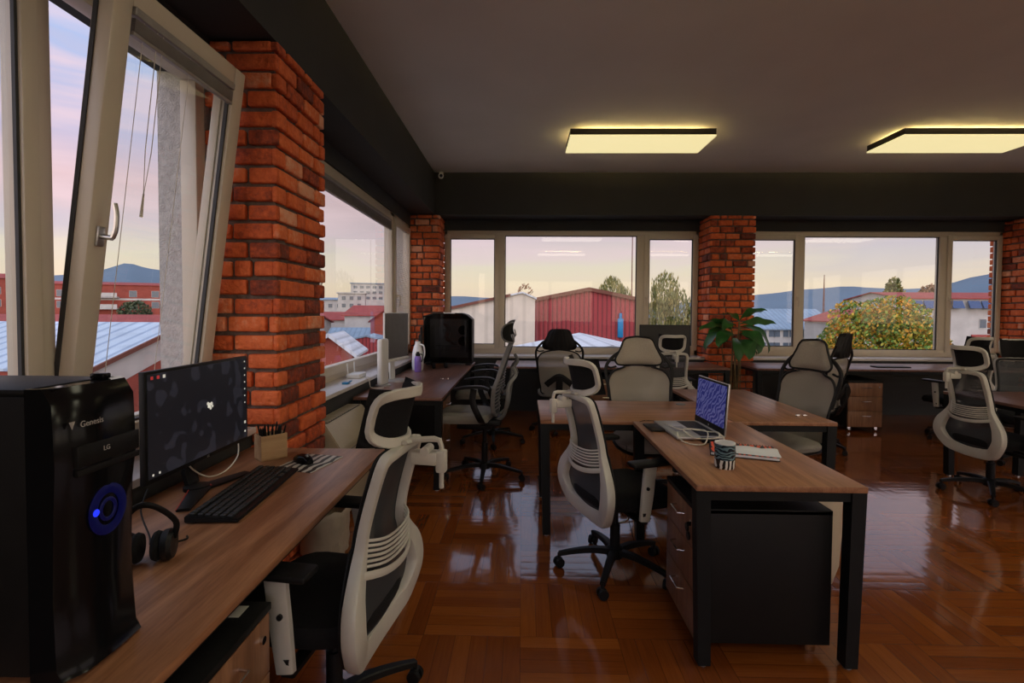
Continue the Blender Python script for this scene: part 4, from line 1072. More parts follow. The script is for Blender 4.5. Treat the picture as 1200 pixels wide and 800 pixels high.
# ------------------------------------------------------------------ left far desk
t = thing('desktop_monitor', 'pale monitor on a white stand by the left window', 'monitor', (-1.23, 4.83, .75), R(-12))
g = G(); g.b2((-.02, -.25, .20), (0, .25, .665), .005); g.make('housing', M['white'], t)
g = G(); g.b2((-.001, -.245, .225), (.002, .245, .66)); g.make('screen', M['pale_screen'], t, smooth=0)
g = G(); g.b2((.0, -.235, .195), (.02, .235, .222), .004); g.make('speaker_bar', M['white'], t)
g = G(); g.sweep([(-.05, 0, .0), (-.06, 0, .2), (-.03, 0, .45)], .05, .012, ref=(1, 0, 0), flat=True); g.make('stand_neck', M['white'], t)
g = G(); g.lathe([(0, 0), (.13, 0), (.13, .008), (.10, .014), (0, .014)], (.01, -.02, 0), 32); g.make('stand_base', M['silver'], t)
t = thing('white_speaker', 'tall white slab shaped device standing left of the pale monitor', 'speaker', (-1.27, 4.48, .75), R(-10))
g = G(); g.box((0, 0, .22), (.055, .15, .42), .022, seg=4); g.make('cabinet', M['white'], t)
g = G(); g.lathe([(0, 0), (.07, 0), (.07, .01), (0, .012)], n=24); g.make('foot', M['silver'], t)
g = G(); g.sweep(cat_rom([(-1.36, 4.25, .85), (-1.32, 4.22, .86), (-1.31, 4.22, .80), (-1.31, 4.25, .77), (-1.28, 4.30, .755), (-1.22, 4.33, .755)], sub=5), .004, n=6); g.sweep(cat_rom([(-1.36, 4.85, .85), (-1.32, 4.7, .88), (-1.31, 4.66, .80), (-1.30, 4.62, .757)], sub=5), .004, n=6); tag(g.make('white_cable', M['cable_white']), 'white cable falling from the sill onto the dark left desk', 'cable')
t = thing('water_bottle', 'purple water bottle with black lid on the dark left desk', 'bottle', (-1.17, 5.52, .75))
g = G(); g.lathe([(0, 0), (.034, 0), (.038, .008), (.038, .15), (.03, .175), (.022, .18), (0, .18)], n=24); g.make('bottle_body', M['purple'], t)
g = G(); g.lathe([(0, .178), (.026, .178), (.026, .205), (.016, .21), (.016, .225), (0, .227)], n=24); g.sweep(cat_rom([(.024, 0, .20), (.05, 0, .19), (.052, 0, .14), (.038, 0, .11)], sub=4), .006); g.make('lid', M['black_plastic'], t)
t = thing('tower_computer', 'black tower computer with glass side panel on the dark left desk', 'computer', (-.94, 6.34, .75))
w, d, h = .62, .24, .66
g = G()
poly = [(-w / 2, 0, .02), (w / 2, 0, .02), (w / 2, 0, h - .08), (w / 2 - .07, 0, h - .02), (w / 2 - .13, 0, h), (-w / 2 + .13, 0, h), (-w / 2, 0, h - .04)]
g.prism([(x, d / 2, z) for x, _, z in poly], (0, -.03, 0)); 
for (x0, _, z0), (x1, _, z1) in zip(poly, poly[1:] + poly[:1]):
    a, b_ = Vector((x0, -d / 2, z0)), Vector((x1, -d / 2, z1)); nn = (b_ - a).cross(Vector((0, 1, 0))).normalized() * .012; nn = -nn if nn.dot(Vector(((x0 + x1) / 2, 0, (z0 + z1) / 2 - h / 2))) > 0 else nn
    g.prism([a, b_, b_ + nn, a + nn], (0, d, 0))
g.make('case', M['black_plastic'], t, smooth=0)
g = G(); g.prism([(x * .97, -d / 2 - .003, .02 + (z - .02) * .97 + .008) for x, _, z in poly], (0, .006, 0)); g.make('glass_panel', M['case_glass'], t, smooth=0)
g = G(); g.b2((-.26, .06, .08), (.24, .08, .58)); g.box((-.02, -.02, .22), (.30, .09, .04), .004); g.box((-.04, .01, .40), (.09, .08, .09), .01); g.box((.22, 0, .36), (.03, .12, .4), .004); g.make('motherboard', M['grey_plastic'], t)
g = G(); rnd = random.Random(9)
for k in range(5):
    x = -.02 + k * .012
    g.sweep(cat_rom([(x - .05, -.05, .52), (x, -.09, .46), (x - .03, -.09, .36), (x + .03, -.07, .28), (x + .08, -.05, .25)], sub=4), .004, n=6)
g.make('internal_cable', M['brown_net'], t)
for (x, z) in ((.24, .44), (.24, .30)):
    g = G(); g.lathe([(.02, -.008), (.055, -.008), (.06, 0), (.055, .008), (.02, .008)], (x - .06, -.03, z), 24, 'Y'); g.make('cooling_fan', M['black_gloss'], t)
g = G(); g.b2((-.05, -d / 2 - .001, h - .006), (.09, -d / 2 + .02, h + .004)); g.make('top_badge', M['white'], t, smooth=0)
for sx in (-.25, .25): 
    g = G(); g.b2((sx - .03, -.1, 0), (sx + .03, .1, .022)); g.make('foot', M['black_plastic'], t, smooth=0)
monitor((-1.22, 6.02, .75), R(10), 'black monitor seen edge-on beside the glass-sided computer', .46, .42, .07, M['off_screen'])
t = thing('headset', 'black headset lying in front of the glass-sided computer', 'headset', (-.98, 5.86, .75), R(30))
for s in (-1, 1):
    g = G(); g.lathe([(0, -.015), (.035, -.012), (.038, 0), (.032, .014), (0, .016)], (s * .075, 0, .036), 18, 'X'); g.make('ear_cup', M['black_plastic'], t)
g = G(); g.sweep(cat_rom([(-.08, 0, .04), (-.09, .06, .05), (-.05, .13, .055), (.05, .13, .055), (.09, .06, .05), (.08, 0, .04)], sub=4), .008, .006, ref=(0, 0, 1)); g.make('headband', M['black_plastic'], t)
t = thing('router', 'white router box standing on the left window sill', 'router', (-1.47, 4.35, .842))
g = G(); g.box((0, 0, .02), (.12, .20, .04), .012); g.make('router_body', M['white'], t)
g = G()
for yy in (-.08, .08): g.cyl((-.045, yy, .035), (-.05, yy * 1.1, .13), .005)
g.make('antenna', M['white'], t)
g = G(); g.box((0, 0, .008), (.05, .06, .016), .005); g.sweep(cat_rom([(.02, .02, .012), (.03, .05, .02), (.0, .07, .01)], sub=4), .004); o = g.make('earphone_case', M['blue']); o.location = (-1.42, 3.95, .842); tag(o, 'small dark blue object on the left window sill', 'case')
t = thing('plastic_jug', 'white plastic jug behind the purple bottle', 'jug', (-1.21, 5.70, .75))
g = G(); g.lathe([(0, 0), (.06, 0), (.068, .05), (.062, .2), (.045, .27), (.03, .30), (.03, .33), (0, .33)], n=24); g.make('jug_body', M['white'], t)
g = G(); g.sweep(cat_rom([(.03, -.03, .30), (.08, -.05, .28), (.09, -.05, .18), (.06, -.03, .12)], sub=4), .009); g.make('jug_handle', M['white'], t)
monitor((1.88, 6.56, .75), R(-92), 'black monitor on the far desk behind the white chair', .66, .42, .10, M['off_screen'])
keyboard((1.75, 6.28, .75), R(-90), 'black keyboard in front of the black far monitor', .42, .14)
t = thing('blue_cup', 'small blue cup on the far right desk', 'cup', (5.68, 6.45, .75))
g = G(); g.lathe([(0, 0), (.045, 0), (.06, .15), (.055, .15), (.042, .006), (0, .006)], n=24); g.make('cup_body', M['blue'], t)
t = thing('equipment_box', 'small black box device on the far right desk', 'device', (6.4, 6.55, .75))
g = G(); g.box((0, 0, .06), (.22, .18, .12), .01); g.make('body', M['black_plastic'], t)
t = thing('keyboard', 'flat black keyboard on the far right desk', 'keyboard', (4.7, 6.4, .75), R(90))
g = G(); g.box((0, 0, .008), (.14, .42, .016), .004); g.make('keyboard_body', M['black_plastic'], t)

# ------------------------------------------------------------------ potted plant
t = thing('potted_plant', 'tall leafy potted plant in front of the middle brick pillar', 'plant', (2.78, 6.52, 0))
g = G(); g.lathe([(0, 0), (.10, 0), (.13, .26), (.14, .26), (.14, .29), (.12, .29), (.118, .25), (0, .25)], n=28); g.make('pot', M['terracotta'], t)
g = G(); g.lathe([(0, .25), (.118, .25), (.118, .262), (0, .268)], n=24); g.make('soil', M['soil'], t)
stems = [[(0, 0, .26), (.0, 0, .7), (.03, -.01, 1.05), (.045, -.02, 1.33)], [(-.03, .02, .26), (-.04, 0, .7), (-.03, 0, .95), (-.06, -.04, 1.20)], [(.03, -.02, .26), (.0, -.03, .6), (-.02, -.05, .9), (.0, -.08, 1.08)], [(.04, .02, .26), (.06, .02, .7), (.05, .02, 1.0)]]
for p in stems:
    g = G(); g.sweep(cat_rom(p, sub=5), .011, n=8); g.make('stem', M['stalk'], t)
g = G(); g.cyl((-.09, .03, .26), (-.20, .0, 1.30), .006, n=8); g.cyl((.075, 0, .26), (.07, 0, 1.25), .008, n=8); g.make('support_stick', M['stalk'], t)
def leaf(base, azim, elev, L, W, droop, twist=0):
    g = G(); b = Vector(base); n = 12
    d = Vector((math.cos(azim), math.sin(azim), 0)); sd = Vector((-math.sin(azim), math.cos(azim), 0))
    pts = []; p = b.copy(); e = elev
    for i in range(n + 1):
        pts.append((p.copy(), e)); p = p + (d * math.cos(e) + Vector((0, 0, math.sin(e)))) * (L / n); e -= droop / n
    def f(u, v):
        i = min(n, int(round(u * n))); q, e_ = pts[i]; s = v * 2 - 1
        w = W * (math.sin(PI * min(1, max(0, (u - .12) / .88)) ** .8)) ** .8 if u > .12 else .006
        up = -d * math.sin(e_) + Vector((0, 0, math.cos(e_)))
        side = sd * math.cos(twist) + up * math.sin(twist)
        return q + side * (s * w) + up * (.25 * w * s * s + .01 * math.sin(u * 16) * abs(s))
    g.grid(f, n, 6); g.tone = .5
    return g.make('leaf', M['leaf'], t, smooth=60)
LF = [((.045, -.02, 1.33), .1, .75, .42, .075, .9, .4), ((.04, -.02, 1.28), .05, .25, .50, .055, .5, 1.1), ((.04, -.02, 1.25), -.15, .1, .58, .085, 1.9, .5),
      ((.03, -.02, 1.20), -.6, -.2, .42, .10, 1.5, .6), ((-.05, -.03, 1.2), PI + .1, .5, .48, .07, 1.1, -.5), ((-.06, -.04, 1.18), PI - .3, .1, .45, .10, 1.7, -.5),
      ((-.04, -.05, 1.15), PI + .6, .3, .40, .085, 1.7, -.4), ((0, -.08, 1.08), -1.9, .1, .42, .095, 2.0, -.6), ((0, -.08, 1.06), -1.4, .2, .38, .10, 2.0, .4),
      ((.02, -.05, 1.15), -.9, .3, .40, .09, 1.8, .5), ((-.03, 0, 1.1), PI + .2, .9, .40, .06, 1.6, -.6), ((0, -.02, 1.25), -2.4, .6, .38, .075, 1.6, -.5),
      ((.05, 0, 1.0), .3, .4, .36, .08, 1.8, .6), ((.045, -.02, 1.3), 1.9, .9, .35, .07, 1.2, .0), ((-.06, -.04, 1.2), -2.9, .8, .36, .05, .9, .8)]
for a in LF: leaf(*a)

# ------------------------------------------------------------------ outdoors
GZ = -7.0
M['ground'] = facade_mat('ground_asphalt', (.16, .16, .15), .9)
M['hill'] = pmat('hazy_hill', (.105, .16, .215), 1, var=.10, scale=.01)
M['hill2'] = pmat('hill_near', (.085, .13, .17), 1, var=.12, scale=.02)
M['red_sheet'] = facade_mat('red_sheet_metal', (.33, .035, .040), .6, (.45, .45, .45), 1.15, 'X')
M['white_sheet'] = facade_mat('white_sheet_metal', (.62, .66, .70), .5, (.7, .7, .7), .8, 'X')
M['blue_sheet'] = facade_mat('pale_blue_sheet', (.42, .52, .62), .5, (.62, .66, .74), .35, 'X')
M['slate'] = facade_mat('blue_grey_roof', (.20, .29, .38), .6, (.8, .8, .8), .6, 'X')
M['render'] = facade_mat('pale_render', (.50, .48, .44), .9)
M['cream'] = facade_mat('cream_gable', (.62, .56, .46), .9, (.85, .85, .85), .5, 'X', .01)
M['red_tile'] = facade_mat('red_tiles', (.34, .06, .05), .8, (.6, .6, .6), 2.0, 'Y')
M['house_brick'] = facade_mat('house_brick', (.32, .07, .045), .9, (.8, .8, .8), 4, 'Z', .004)
M['rust_trim'] = facade_mat('rust_trim', (.16, .055, .035), .8)
M['window_dark'] = pmat('dark_panes', (.10, .13, .16), .15, var=.1)
M['solar'] = pmat('solar_panel', (.02, .06, .16), .15, var=.2)
M['bark'] = pmat('bark', (.07, .05, .035), .9, var=.3, scale=4)
M['autumn'] = leaf_mat('autumn_leaves', [(.34, (.06, .16, .02)), (.45, (.16, .27, .02)), (.54, (.34, .27, .02)), (.66, (.62, .32, .02)), (.8, (.66, .20, .02))], .55)
M['green'] = leaf_mat('willow_leaves', [(.3, (.08, .11, .03)), (.5, (.22, .22, .06)), (.75, (.40, .32, .10))], 1.0)
M['green_dark'] = leaf_mat('dark_leaves', [(.3, (.03, .05, .025)), (.55, (.07, .10, .04)), (.8, (.16, .16, .07))], 1.0)
M['bare'] = leaf_mat('rusty_twigs', [(.3, (.20, .10, .05)), (.7, (.38, .22, .12))], 1.0)
g = G(); g.box((20, 300, GZ - .25), (1400, 1400, .5)); struct(g.make('ground', M['ground'], smooth=0))

def hill(name, az0, az1, dist, base, prof, label, mat, back=60):
    """long ridge; prof = [(azimuth deg, crest height)]"""
    g = G(); n = 80; rows = []
    for i in range(n + 1):
        a = R(az0 + (az1 - az0) * i / n); h = interp(prof, az0 + (az1 - az0) * i / n)[0]
        h *= 1 + .04 * noise.noise(Vector((i * .35, 1, 2)))
        row = []
        for dd, f in ((0, 0), (.10, .35), (.2, .7), (.32, 1.0), (.5, .8), (.8, 0)):
            r_ = dist * (1 + dd); row.append((math.sin(a) * r_, math.cos(a) * r_, base + (h - base) * f))
        rows.append(row)
    V = [[g.bm.verts.new(p) for p in r_] for r_ in rows]
    for i in range(n):
        for j in range(5): g.bm.faces.new((V[i][j], V[i + 1][j], V[i + 1][j + 1], V[i][j + 1]))
    return struct(g.make(name, mat), label)
# crest height z so that it stands h above the horizon: measured from the eye as tan(elev)*dist
hill('hills', -75, -22, 360, GZ, [(-75, 14), (-50, 16), (-42, 26), (-39, 36), (-37, 32), (-34, 22), (-30, 18), (-22, 13)], 'blue hills seen through the left windows', M['hill'])
hill('hills', -20, 62, 600, GZ, [(-20, 27), (-8, 24), (0, 21), (6, 16), (12, 14), (20, 16), (26, 28), (30, 34), (33, 37), (36, 33), (38, 32), (40, 36), (42, 46), (44, 54), (50, 60), (62, 50)], 'long blue hills on the horizon beyond the far windows', M['hill'])

def house(name, label, cx, cy, w, d, ztop, rise, wallm, roofm, rz=0, wins=(), overhang=.3, cat='building', ridge='y', trim=None, zb=None):
    """box house; ridge along local y shows a gable to the front (-y)"""
    zb = GZ if zb is None else zb
    t = thing(name, label, cat, (cx, cy, zb), rz); h = ztop - zb
    g = G()
    if rise and ridge == 'y': g.prism([(-w / 2, -d / 2, 0), (w / 2, -d / 2, 0), (w / 2, -d / 2, h), (0, -d / 2, h + rise), (-w / 2, -d / 2, h)], (0, d, 0))
    elif rise: g.prism([(-w / 2, -d / 2, 0), (-w / 2, d / 2, 0), (-w / 2, d / 2, h), (-w / 2, 0, h + rise), (-w / 2, -d / 2, h)], (w, 0, 0))
    else: g.b2((-w / 2, -d / 2, 0), (w / 2, d / 2, h))
    g.make('wall', wallm, t, smooth=0)
    g = G(); o_ = overhang; k = .12
    if rise and ridge == 'y':
        sl = rise / (w / 2)
        g.prism([(-w / 2 - o_, -d / 2 - o_, h - o_ * sl), (0, -d / 2 - o_, h + rise), (w / 2 + o_, -d / 2 - o_, h - o_ * sl), (w / 2 + o_, -d / 2 - o_, h - o_ * sl + k), (0, -d / 2 - o_, h + rise + k), (-w / 2 - o_, -d / 2 - o_, h - o_ * sl + k)], (0, d + 2 * o_, 0))
    elif rise:
        sl = rise / (d / 2)
        g.prism([(-w / 2 - o_, -d / 2 - o_, h - o_ * sl), (-w / 2 - o_, 0, h + rise), (-w / 2 - o_, d / 2 + o_, h - o_ * sl), (-w / 2 - o_, d / 2 + o_, h - o_ * sl + k), (-w / 2 - o_, 0, h + rise + k), (-w / 2 - o_, -d / 2 - o_, h - o_ * sl + k)], (w + 2 * o_, 0, 0))
    else: g.b2((-w / 2 - o_, -d / 2 - o_, h), (w / 2 + o_, d / 2 + o_, h + k * 2))
    g.make('roof', roofm, t, smooth=0)
    if trim and rise and ridge == 'y':
        g = G(); sl = rise / (w / 2); y = -d / 2 - o_ - .03
        for s in (-1, 1): g.prism([(s * (w / 2 + o_), y, h - o_ * sl - .05), (0, y, h + rise - .05), (0, y, h + rise + .17), (s * (w / 2 + o_), y, h - o_ * sl + .17)], (0, .03, 0))
        g.make('roof_edge', trim, t, smooth=0)
    for (u, z, ww, wh) in wins:
        g = G(); g.b2((u - ww / 2 - .06, -d / 2 - .05, z - zb - wh / 2 - .06), (u + ww / 2 + .06, -d / 2 + .02, z - zb + wh / 2 + .06)); f = g.make('window', M['render'], t, smooth=0)
        g = G(); g.b2((u - ww / 2, -d / 2 - .06, z - zb - wh / 2), (u + ww / 2, -d / 2 - .04, z - zb + wh / 2)); g.make('pane', M['window_dark'], f, smooth=0)
    return t
# beyond window 1  (front faces towards the room)
sh = house('red_shed', 'red corrugated metal shed with a low gable outside the far window', 4.0, 33.0, 6.2, 6, 2.10, .62, M['red_sheet'], M['slate'], 0, overhang=.15, cat='shed', trim=M['rust_trim'])
g = G(); g.box((1.9, -3.1, 7.0 + .45), (.34, .16, 1.15), .05); g.cyl((1.9, -3.1, 8.0), (1.9, -3.1, 8.35), .09); g.make('blue_tank', M['blue'], sh)
g = G(); g.b2((-3.7, 1.0, 0), (-3.1, 4.0, 8.6)); g.make('side_annex', M['red_sheet'], sh, smooth=0)
t = thing('warehouse', 'cream gabled warehouse left of the red shed', 'building', (-1.8, 24.6, GZ))
pf = [(-2.6, 0, 0), (2.42, 0, 0), (2.42, 0, 9.03 ), (1.8, 0, 9.30), (-2.6, 0, 8.33)]
g = G(); g.prism(pf, (0, 4.5, 0)); g.make('wall', M['cream'], t, smooth=0)
g = G(); g.prism([(2.5, -.1, 9.02), (1.8, -.1, 9.32), (-2.75, -.1, 8.32), (-2.75, -.1, 8.40), (1.8, -.1, 9.40), (2.5, -.1, 9.10)], (0, 4.6, 0)); g.make('roof', M['white_sheet'], t, smooth=0)
g = G(); g.prism([(1.2, -.14, 9.15), (-2.75, -.14, 8.28), (-2.75, -.14, 8.42), (1.2, -.14, 9.29)], (0, .04, 0)); g.make('roof_edge', M['rust_trim'], t, smooth=0)
house('warehouse', 'low building with a white sheet metal roof in front of the red shed', 2.4, 17.0, 7.4, 7, -.35, .78, M['render'], M['white_sheet'], 0, overhang=.3)
house('long_building', 'long low building with red roof behind the cream warehouse', -10, 62, 22, 8, .8, 1.1, M['render'], M['red_tile'], 0, ridge='x')
house('flat_building', 'blue grey flat roofed building right of the willow', 19.0, 66, 9, 10, .6, .9, M['render'], M['slate'], 0, ridge='x')
house('flat_building', 'low pale roof building behind the willow tree', 13.0, 45, 4.5, 6, -.35, .5, M['render'], M['white_sheet'], 0, ridge='x')
# beyond window 2
house('white_block', 'white block with small windows and a blue grey roof, left of the autumn tree', 30.5, 62, 11, 10, -.4, 2.2, M['render'], M['slate'], 0, [(x, z, .6, .75) for x in (-3.6, -3.0, -2.1, -1.45, -.5, .2, 1.2) for z in (-.95, -2.35)], ridge='x')
house('gabled_house', 'white gabled house with a red roof behind the autumn tree', 34.5, 52, 6.5, 7, .6, 1.1, M['render'], M['red_tile'], 0, [(-2.1, -.8, .8, 2.0)])
lb = house('long_building', 'long white building with solar panels below its red roof', 58.0, 64, 27, 10, 3.2, .8, M['render'], M['red_tile'], 0, [(x, .3, .75, 1.0) for x in (-10.5, -9.2, -4.2, -3.1, -2.0, -.5, .6, 2.4, 4.0, 6.0)], ridge='x')
for k in range(11):
    g = G(); g.box((-12.2 + k * 1.55 + (.4 if k > 3 else 0), -5.5, 9.5), (1.35, .10, .95), rot=Matrix.Rotation(R(-25), 3, 'X')); g.make('solar_panel', M['solar'], lb, smooth=0)
g = G(); g.b2((-5.5, -5.15, 5.5), (13.4, -5.0, 6.0)); g.b2((-5.5, -5.15, 4.6), (13.4, -5.0, 5.1)); g.make('red_band', M['red_tile'], lb, smooth=0)
# left windows
b1 = house('brick_house', 'long red brick apartment house with balconies seen through the tilted window', -108.0, 135.0, 34, 14, 7.6, .9, M['house_brick'], M['red_tile'], R(20), [(x, z, 1.6, 1.6) for x in (-13, -9.5, 2.5, 7.5, 10.5, 15.3) for z in (5.3, 2.4)], ridge='x', cat='house')
g = G()
for z in (11.2, 8.2): g.b2((-6.5, -8.6, z), (-.5, -7, z + .3))
for z in (11.4, 8.4): g.b2((-6.5, -8.6, z), (-.5, -8.5, z + 1.1))
g.b2((-17, -7.06, 10.6), (17, -7.0, 11.1)); g.make('balcony', M['render'], b1, smooth=0)
house('brick_house', 'dark red brick house at the left edge beyond the window mullion', -134, 120.0, 16, 12, 8.6, 1.3, M['house_brick'], M['red_tile'], R(30), [(x, z, 1.6, 1.6) for x in (-4.5, 0, 4.5) for z in (5.6, 2.6)], ridge='x', cat='house')
house('long_building', 'long low building with a red tiled roof in front of the brick house', -46.0, 54.0, 46, 8, -.1, .75, M['render'], M['red_tile'], R(6), ridge='x')
hall = house('warehouse', 'hall with a pale blue corrugated roof and brick gable below the tilted window', -35.0, 29.5, 29.5, 13.4, -1.5, 2.0, M['house_brick'], M['blue_sheet'], 0, ridge='x', overhang=.15)
g = G(); x = 14.76
for sg in (-1, 1): g.prism([(x, 0, 7.52), (x, sg * 6.8, 5.5), (x, sg * 6.8, 4.2), (x, 0, 6.3)], (.06, 0, 0))
g.make('gable_cladding', M['render'], hall, smooth=0)
g = G()
for sg in (-1, 1): g.prism([(x + .1, 0, 7.72), (x + .1, sg * 6.95, 5.64), (x + .1, sg * 6.95, 5.42), (x + .1, 0, 7.48)], (.12, 0, 0))
g.make('verge', M['rust_trim'], hall, smooth=0)
# through window 3
house('white_block', 'white flat block with dark windows far beyond the left window', -38, 110, 5.6, 6, 5.0, 0, M['render'], M['render'], R(15), [(x, z, .8, .8) for x in (-1.6, 0, 1.6) for z in (4.0, 2.4)])
house('white_block', 'low white block at the pillar edge beyond the left window', -46.5, 120, 6.5, 7, 3.8, .5, M['render'], M['slate'], R(15), [(x, 2.4, .9, .9) for x in (-2, 0, 2)], ridge='x')
house('grey_block', 'grey office block with window rows beyond the left window', -46, 150, 11, 8, 9.2, 0, M['render'], M['slate'], R(12), [(x, z, 1.1, .8) for x in (-4.2, -2.4, -.6, 1.2, 3.0, 4.6) for z in (8.2, 6.6, 5.0)])
house('long_building', 'long hall with a red roof beyond the left window', -24.3, 70, 12, 7, .1, .95, M['render'], M['red_tile'], R(10), ridge='x')
house('long_building', 'blue roofed hall low beyond the left window', -17.6, 54, 6, 6, -1.6, 1.0, M['render'], M['slate'], R(10), ridge='x')
house('red_shed', 'red flat shed low outside the left window', -12.4, 40, 2.4, 3.5, -.9, .25, M['red_sheet'], M['slate'], R(8), overhang=.1, cat='shed')
house('gabled_house', 'orange red gabled house behind the pale monitor outside the left window', -13.4, 48.5, 2.4, 4, .4, .9, M['house_brick'], M['red_tile'], R(8), overhang=.2, cat='house')
house('brick_house', 'orange brick gable with pale roof edge beside the pillar outside the left window', -10.6, 28, 2.4, 4, -.9, .95, M['house_brick'], M['white_sheet'], R(10), overhang=.25, cat='house', trim=M['white_sheet'])

def tree(label, x, y, trunk_h, blobs, leafm, nleaf, lsize, name='tree', core=True, seed=1, droop=0, group=None):
    """blobs = [(dx, dy, z, rx, rz)] crown lumps in world z"""
    rnd = random.Random(seed)
    t = thing(name, label, 'tree', (x, y, GZ), 0, group)
    g = G(); top = max(b[2] for b in blobs) - GZ
    g.sweep(cat_rom([(0, 0, 0), (.1, 0, trunk_h * .5), (0, .1, trunk_h), (.1, 0, top * .92)], sub=4), [.35 * (1 - .85 * i / 12) + .02 for i in range(13)], n=10)
    for b in blobs:
        p = Vector((b[0], b[1], b[2] - GZ)); g.sweep(cat_rom([(0, 0, trunk_h * .8), p * .5 + Vector((0, 0, trunk_h * .45)), p], sub=3), [.12 - .015 * i for i in range(7)], n=6)
    g.make('trunk', M['bark'], t)
    g = G(); tot = sum(b[3] ** 2 * b[4] for b in blobs)
    for b in blobs:
        n = int(nleaf * b[3] ** 2 * b[4] / tot)
        for _ in range(n):
            while True:
                v = Vector((rnd.uniform(-1, 1), rnd.uniform(-1, 1), rnd.uniform(-1, 1)))
                if .0 < v.length < 1: break
            rr = v.length ** .35; v = v.normalized() * rr
            lump = 1 + .22 * noise.noise(v * 2.2 + Vector((b[0], b[1], seed)))
            p = Vector((b[0] + v.x * b[3] * lump, b[1] + v.y * b[3] * lump, b[2] - GZ + v.z * b[4] * lump))
            if droop: p.z -= rnd.random() ** 2 * droop * (abs(v.x) + .3)
            s = lsize * rnd.uniform(.6, 1.3)
            a = Vector((rnd.gauss(0, 1), rnd.gauss(0, 1), rnd.gauss(0, 1))).normalized(); c = a.orthogonal().normalized() * s; d = a.cross(c).normalized() * s * (.55 if not droop else .35)
            if droop: c = Vector((rnd.uniform(-.2, .2), rnd.uniform(-.2, .2), -1)) * s * 1.3; d = Vector((rnd.gauss(0, 1), rnd.gauss(0, 1), 0)).normalized() * s * .35
            g.tone = rnd.random()
            g.face([p - c, p - d * .9, p + c, p + d * .9])
    o = g.make('foliage', leafm, t, smooth=0); o['kind'] = 'stuff'
    return t
tree('big autumn tree with orange and green leaves outside the right far window', 19.3, 27.0, 4.5, [(0, 0, -.6, 2.9, 2.2), (-1.5, 0, 1.1, 1.2, 1.0), (.6, 0, 1.1, 1.7, 1.25), (1.6, .3, -.2, 1.6, 1.7), (-2.2, 0, -1.4, 1.6, 1.5), (2.5, 0, -1.6, 1.7, 1.5), (0, -1, -2.2, 3.3, 1.6)], M['autumn'], 26000, .12, seed=4)
tree('thin willow-like tree behind the red shed', 7.9, 43.0, 5, [(-.2, 0, 2.9, 1.2, 1.6), (-1.4, 0, 1.9, 1.1, 1.3), (.8, 0, 1.6, 1.2, 1.8)], M['green'], 4200, .15, seed=2, droop=1.2)
tree('drooping willow seen in the narrow pane right of the red shed', 11.6, 39.0, 5, [(-.5, 0, 3.0, 1.1, 1.6), (.5, 0, 1.7, 1.1, 1.6), (-.9, 0, .6, 1.2, 2.0), (1.5, 0, 1.5, .55, 1.0)], M['green'], 4800, .15, seed=3, droop=2.2)
tree('rust coloured bare tree above the cream warehouse', .0, 45.0, 6, [(-.3, 0, 2.0, 1.6, 1.0), (.2, 0, 3.0, .7, .9), (2.6, 0, 1.4, .5, .5)], M['bare'], 700, .16, seed=6)
tree('pointed olive poplar behind the long white building', 56.0, 76.0, 6, [(0, 0, 3.2, 1.5, 2.6), (0, 0, 5.0, 1.0, 1.8)], M['green'], 1500, .3, seed=8)
tree('round orange brown tree above the long white building', 65.0, 80.0, 6, [(0, 0, 3.6, 2.2, 2.4)], M['bare'], 1800, .3, seed=9)
tree('dark green garden tree beside the right end of the brick apartment house', -71.0, 100.0, 5, [(0, 0, 1.0, 2.6, 2.8), (2.8, .5, .2, 2.4, 2.6)], M['green_dark'], 2400, .3, seed=10)
tree('dark green garden tree in front of the brick balcony', -79.5, 100.0, 5, [(0, 0, .6, 2.8, 2.4)], M['green_dark'], 1600, .3, seed=11)
t = thing('antenna_mast', 'thin tall mast standing behind the red shed', 'mast', (8.0, 36.5, GZ))
g = G(); g.cyl((0, 0, 0), (0, 0, 14.2), .06, .03, n=8); g.make('pole', M['rust_trim'], t)
t = thing('antenna_mast', 'lattice mast on the horizon left of the autumn tree', 'mast', (60, 100, GZ))
g = G(); g.cyl((-.3, 0, 0), (0, 0, 16), .10, .06, n=6); g.cyl((.3, 0, 0), (0, 0, 16), .10, .06, n=6)
for k in range(12): g.cyl((-.28 + k * .02, 0, 2 + k * 1.1), (.28 - k * .02, 0, 2.8 + k * 1.1), .05, n=4)
g.make('lattice', M['rust_trim'], t)

# ------------------------------------------------------------------ sky
w = bpy.data.worlds.new('sky'); S.world = w; w.use_nodes = True; nt = w.node_tree; nt.nodes.clear()
out = nt.nodes.new('ShaderNodeOutputWorld'); bg = nt.nodes.new('ShaderNodeBackground'); nt.links.new(bg.outputs[0], out.inputs[0])
tc = N(nt, 'ShaderNodeTexCoord'); sp = N(nt, 'ShaderNodeSeparateXYZ'); nt.links.new(tc.outputs['Generated'], sp.inputs[0])
mp = N(nt, 'ShaderNodeMapping'); mp.inputs['Scale'].default_value = (1.0, 1.0, 7.0); nt.links.new(tc.outputs['Generated'], mp.inputs[0])
n1 = N(nt, 'ShaderNodeTexNoise'); n1.inputs['Scale'].default_value = 2.2; n1.inputs['Detail'].default_value = 5; n1.inputs['Distortion'].default_value = .4; nt.links.new(mp.outputs[0], n1.inputs[0])
el = math_(nt, 'ADD', sp.outputs[2], math_(nt, 'MULTIPLY', math_(nt, 'SUBTRACT', n1.outputs[0], .5), .05))
base = ramp(nt, el, [(.0, (.74, .54, .44)), (.05, (.78, .62, .46)), (.09, (.72, .62, .50)), (.14, (.62, .50, .54)), (.20, (.66, .47, .50)), (.26, (.50, .45, .60)), (.38, (.38, .45, .68)), (.6, (.55, .65, .95)), (1.0, (.7, .8, 1.1))])
hz = ramp(nt, sp.outputs[2], [(.03, (0, 0, 0)), (.12, (1, 1, 1))])
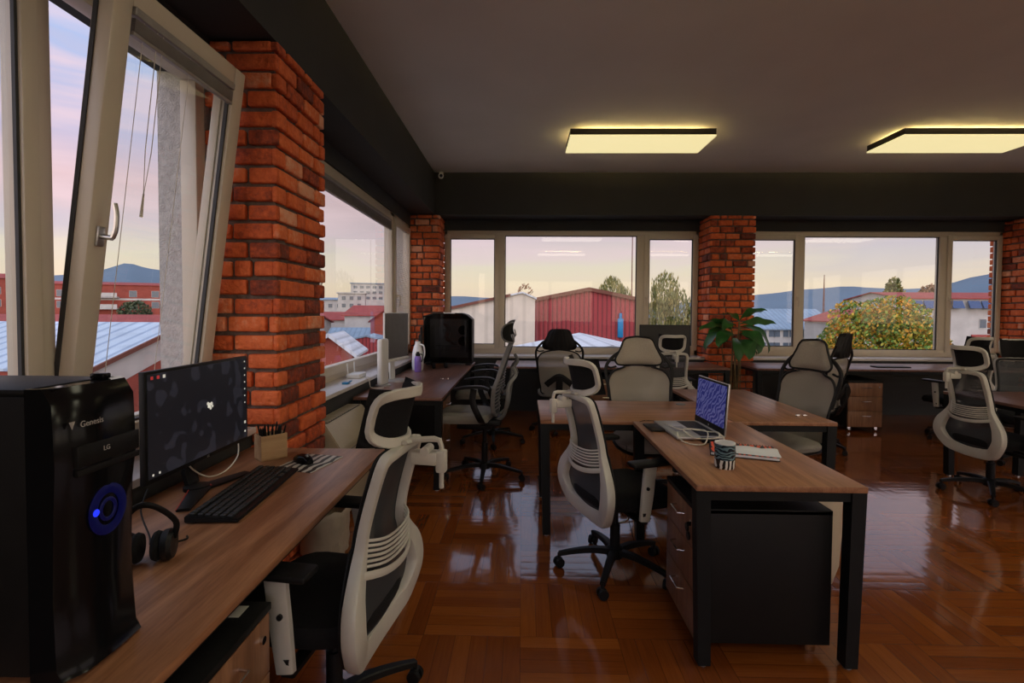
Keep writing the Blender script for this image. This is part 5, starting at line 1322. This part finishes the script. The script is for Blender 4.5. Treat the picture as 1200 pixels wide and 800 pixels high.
cl = ramp(nt, n1.outputs[0], [(.47, (0, 0, 0)), (.60, (1, 1, 1))])
cd = ramp(nt, n1.outputs[0], [(.36, (1, 1, 1)), (.46, (0, 0, 0))])
def mixc(fac, a_, col):
    m_ = N(nt, 'ShaderNodeMix'); m_.data_type = 'RGBA'; nt.links.new(fac, m_.inputs[0]); nt.links.new(a_, m_.inputs[6]); m_.inputs[7].default_value = (*col, 1)
    return m_.outputs[2]
c = mixc(math_(nt, 'MULTIPLY', math_(nt, 'MULTIPLY', ramp(nt, sp.outputs[0], [(.25, (0, 0, 0)), (.75, (1, 1, 1))]), hz), .65), base, (.66, .50, .56))
c = mixc(math_(nt, 'MULTIPLY', math_(nt, 'MULTIPLY', cl, hz), .6), c, (.76, .56, .60))
c = mixc(math_(nt, 'MULTIPLY', math_(nt, 'MULTIPLY', cd, hz), .55), c, (.50, .45, .56))
# sky behind the viewer is made brighter to add fill light indoors
back_fill = ramp(nt, math_(nt, 'MULTIPLY', sp.outputs[1], -1), [(.0, (1, 1, 1)), (.5, (2.3, 2.2, 2.05)), (1.0, (3.4, 3.2, 2.9))])
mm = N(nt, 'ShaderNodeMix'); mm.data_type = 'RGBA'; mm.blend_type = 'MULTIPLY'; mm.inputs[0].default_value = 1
nt.links.new(c, mm.inputs[6]); nt.links.new(back_fill, mm.inputs[7]); nt.links.new(mm.outputs[2], bg.inputs[0])
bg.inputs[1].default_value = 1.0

# ------------------------------------------------------------------ view
cam = bpy.data.cameras.new('camera'); co = bpy.data.objects.new('camera', cam); COL.objects.link(co); S.camera = co
cam.sensor_width = 36; cam.lens = 580 / 1200 * 36; cam.shift_y = -19 / 1200; cam.clip_end = 3000; cam.clip_start = .05
co.matrix_world = Matrix.Translation((0, 0, 1.44)) @ Matrix.Rotation(R(1.2), 4, 'Z') @ Matrix.Rotation(PI / 2 - R(1.66), 4, 'X') @ Matrix.Rotation(R(.36), 4, 'Z')
S.view_settings.view_transform = 'Standard'; S.view_settings.look = 'None'; S.view_settings.gamma = 1; S.view_settings.use_curve_mapping = False
S.view_settings.exposure = 0.35
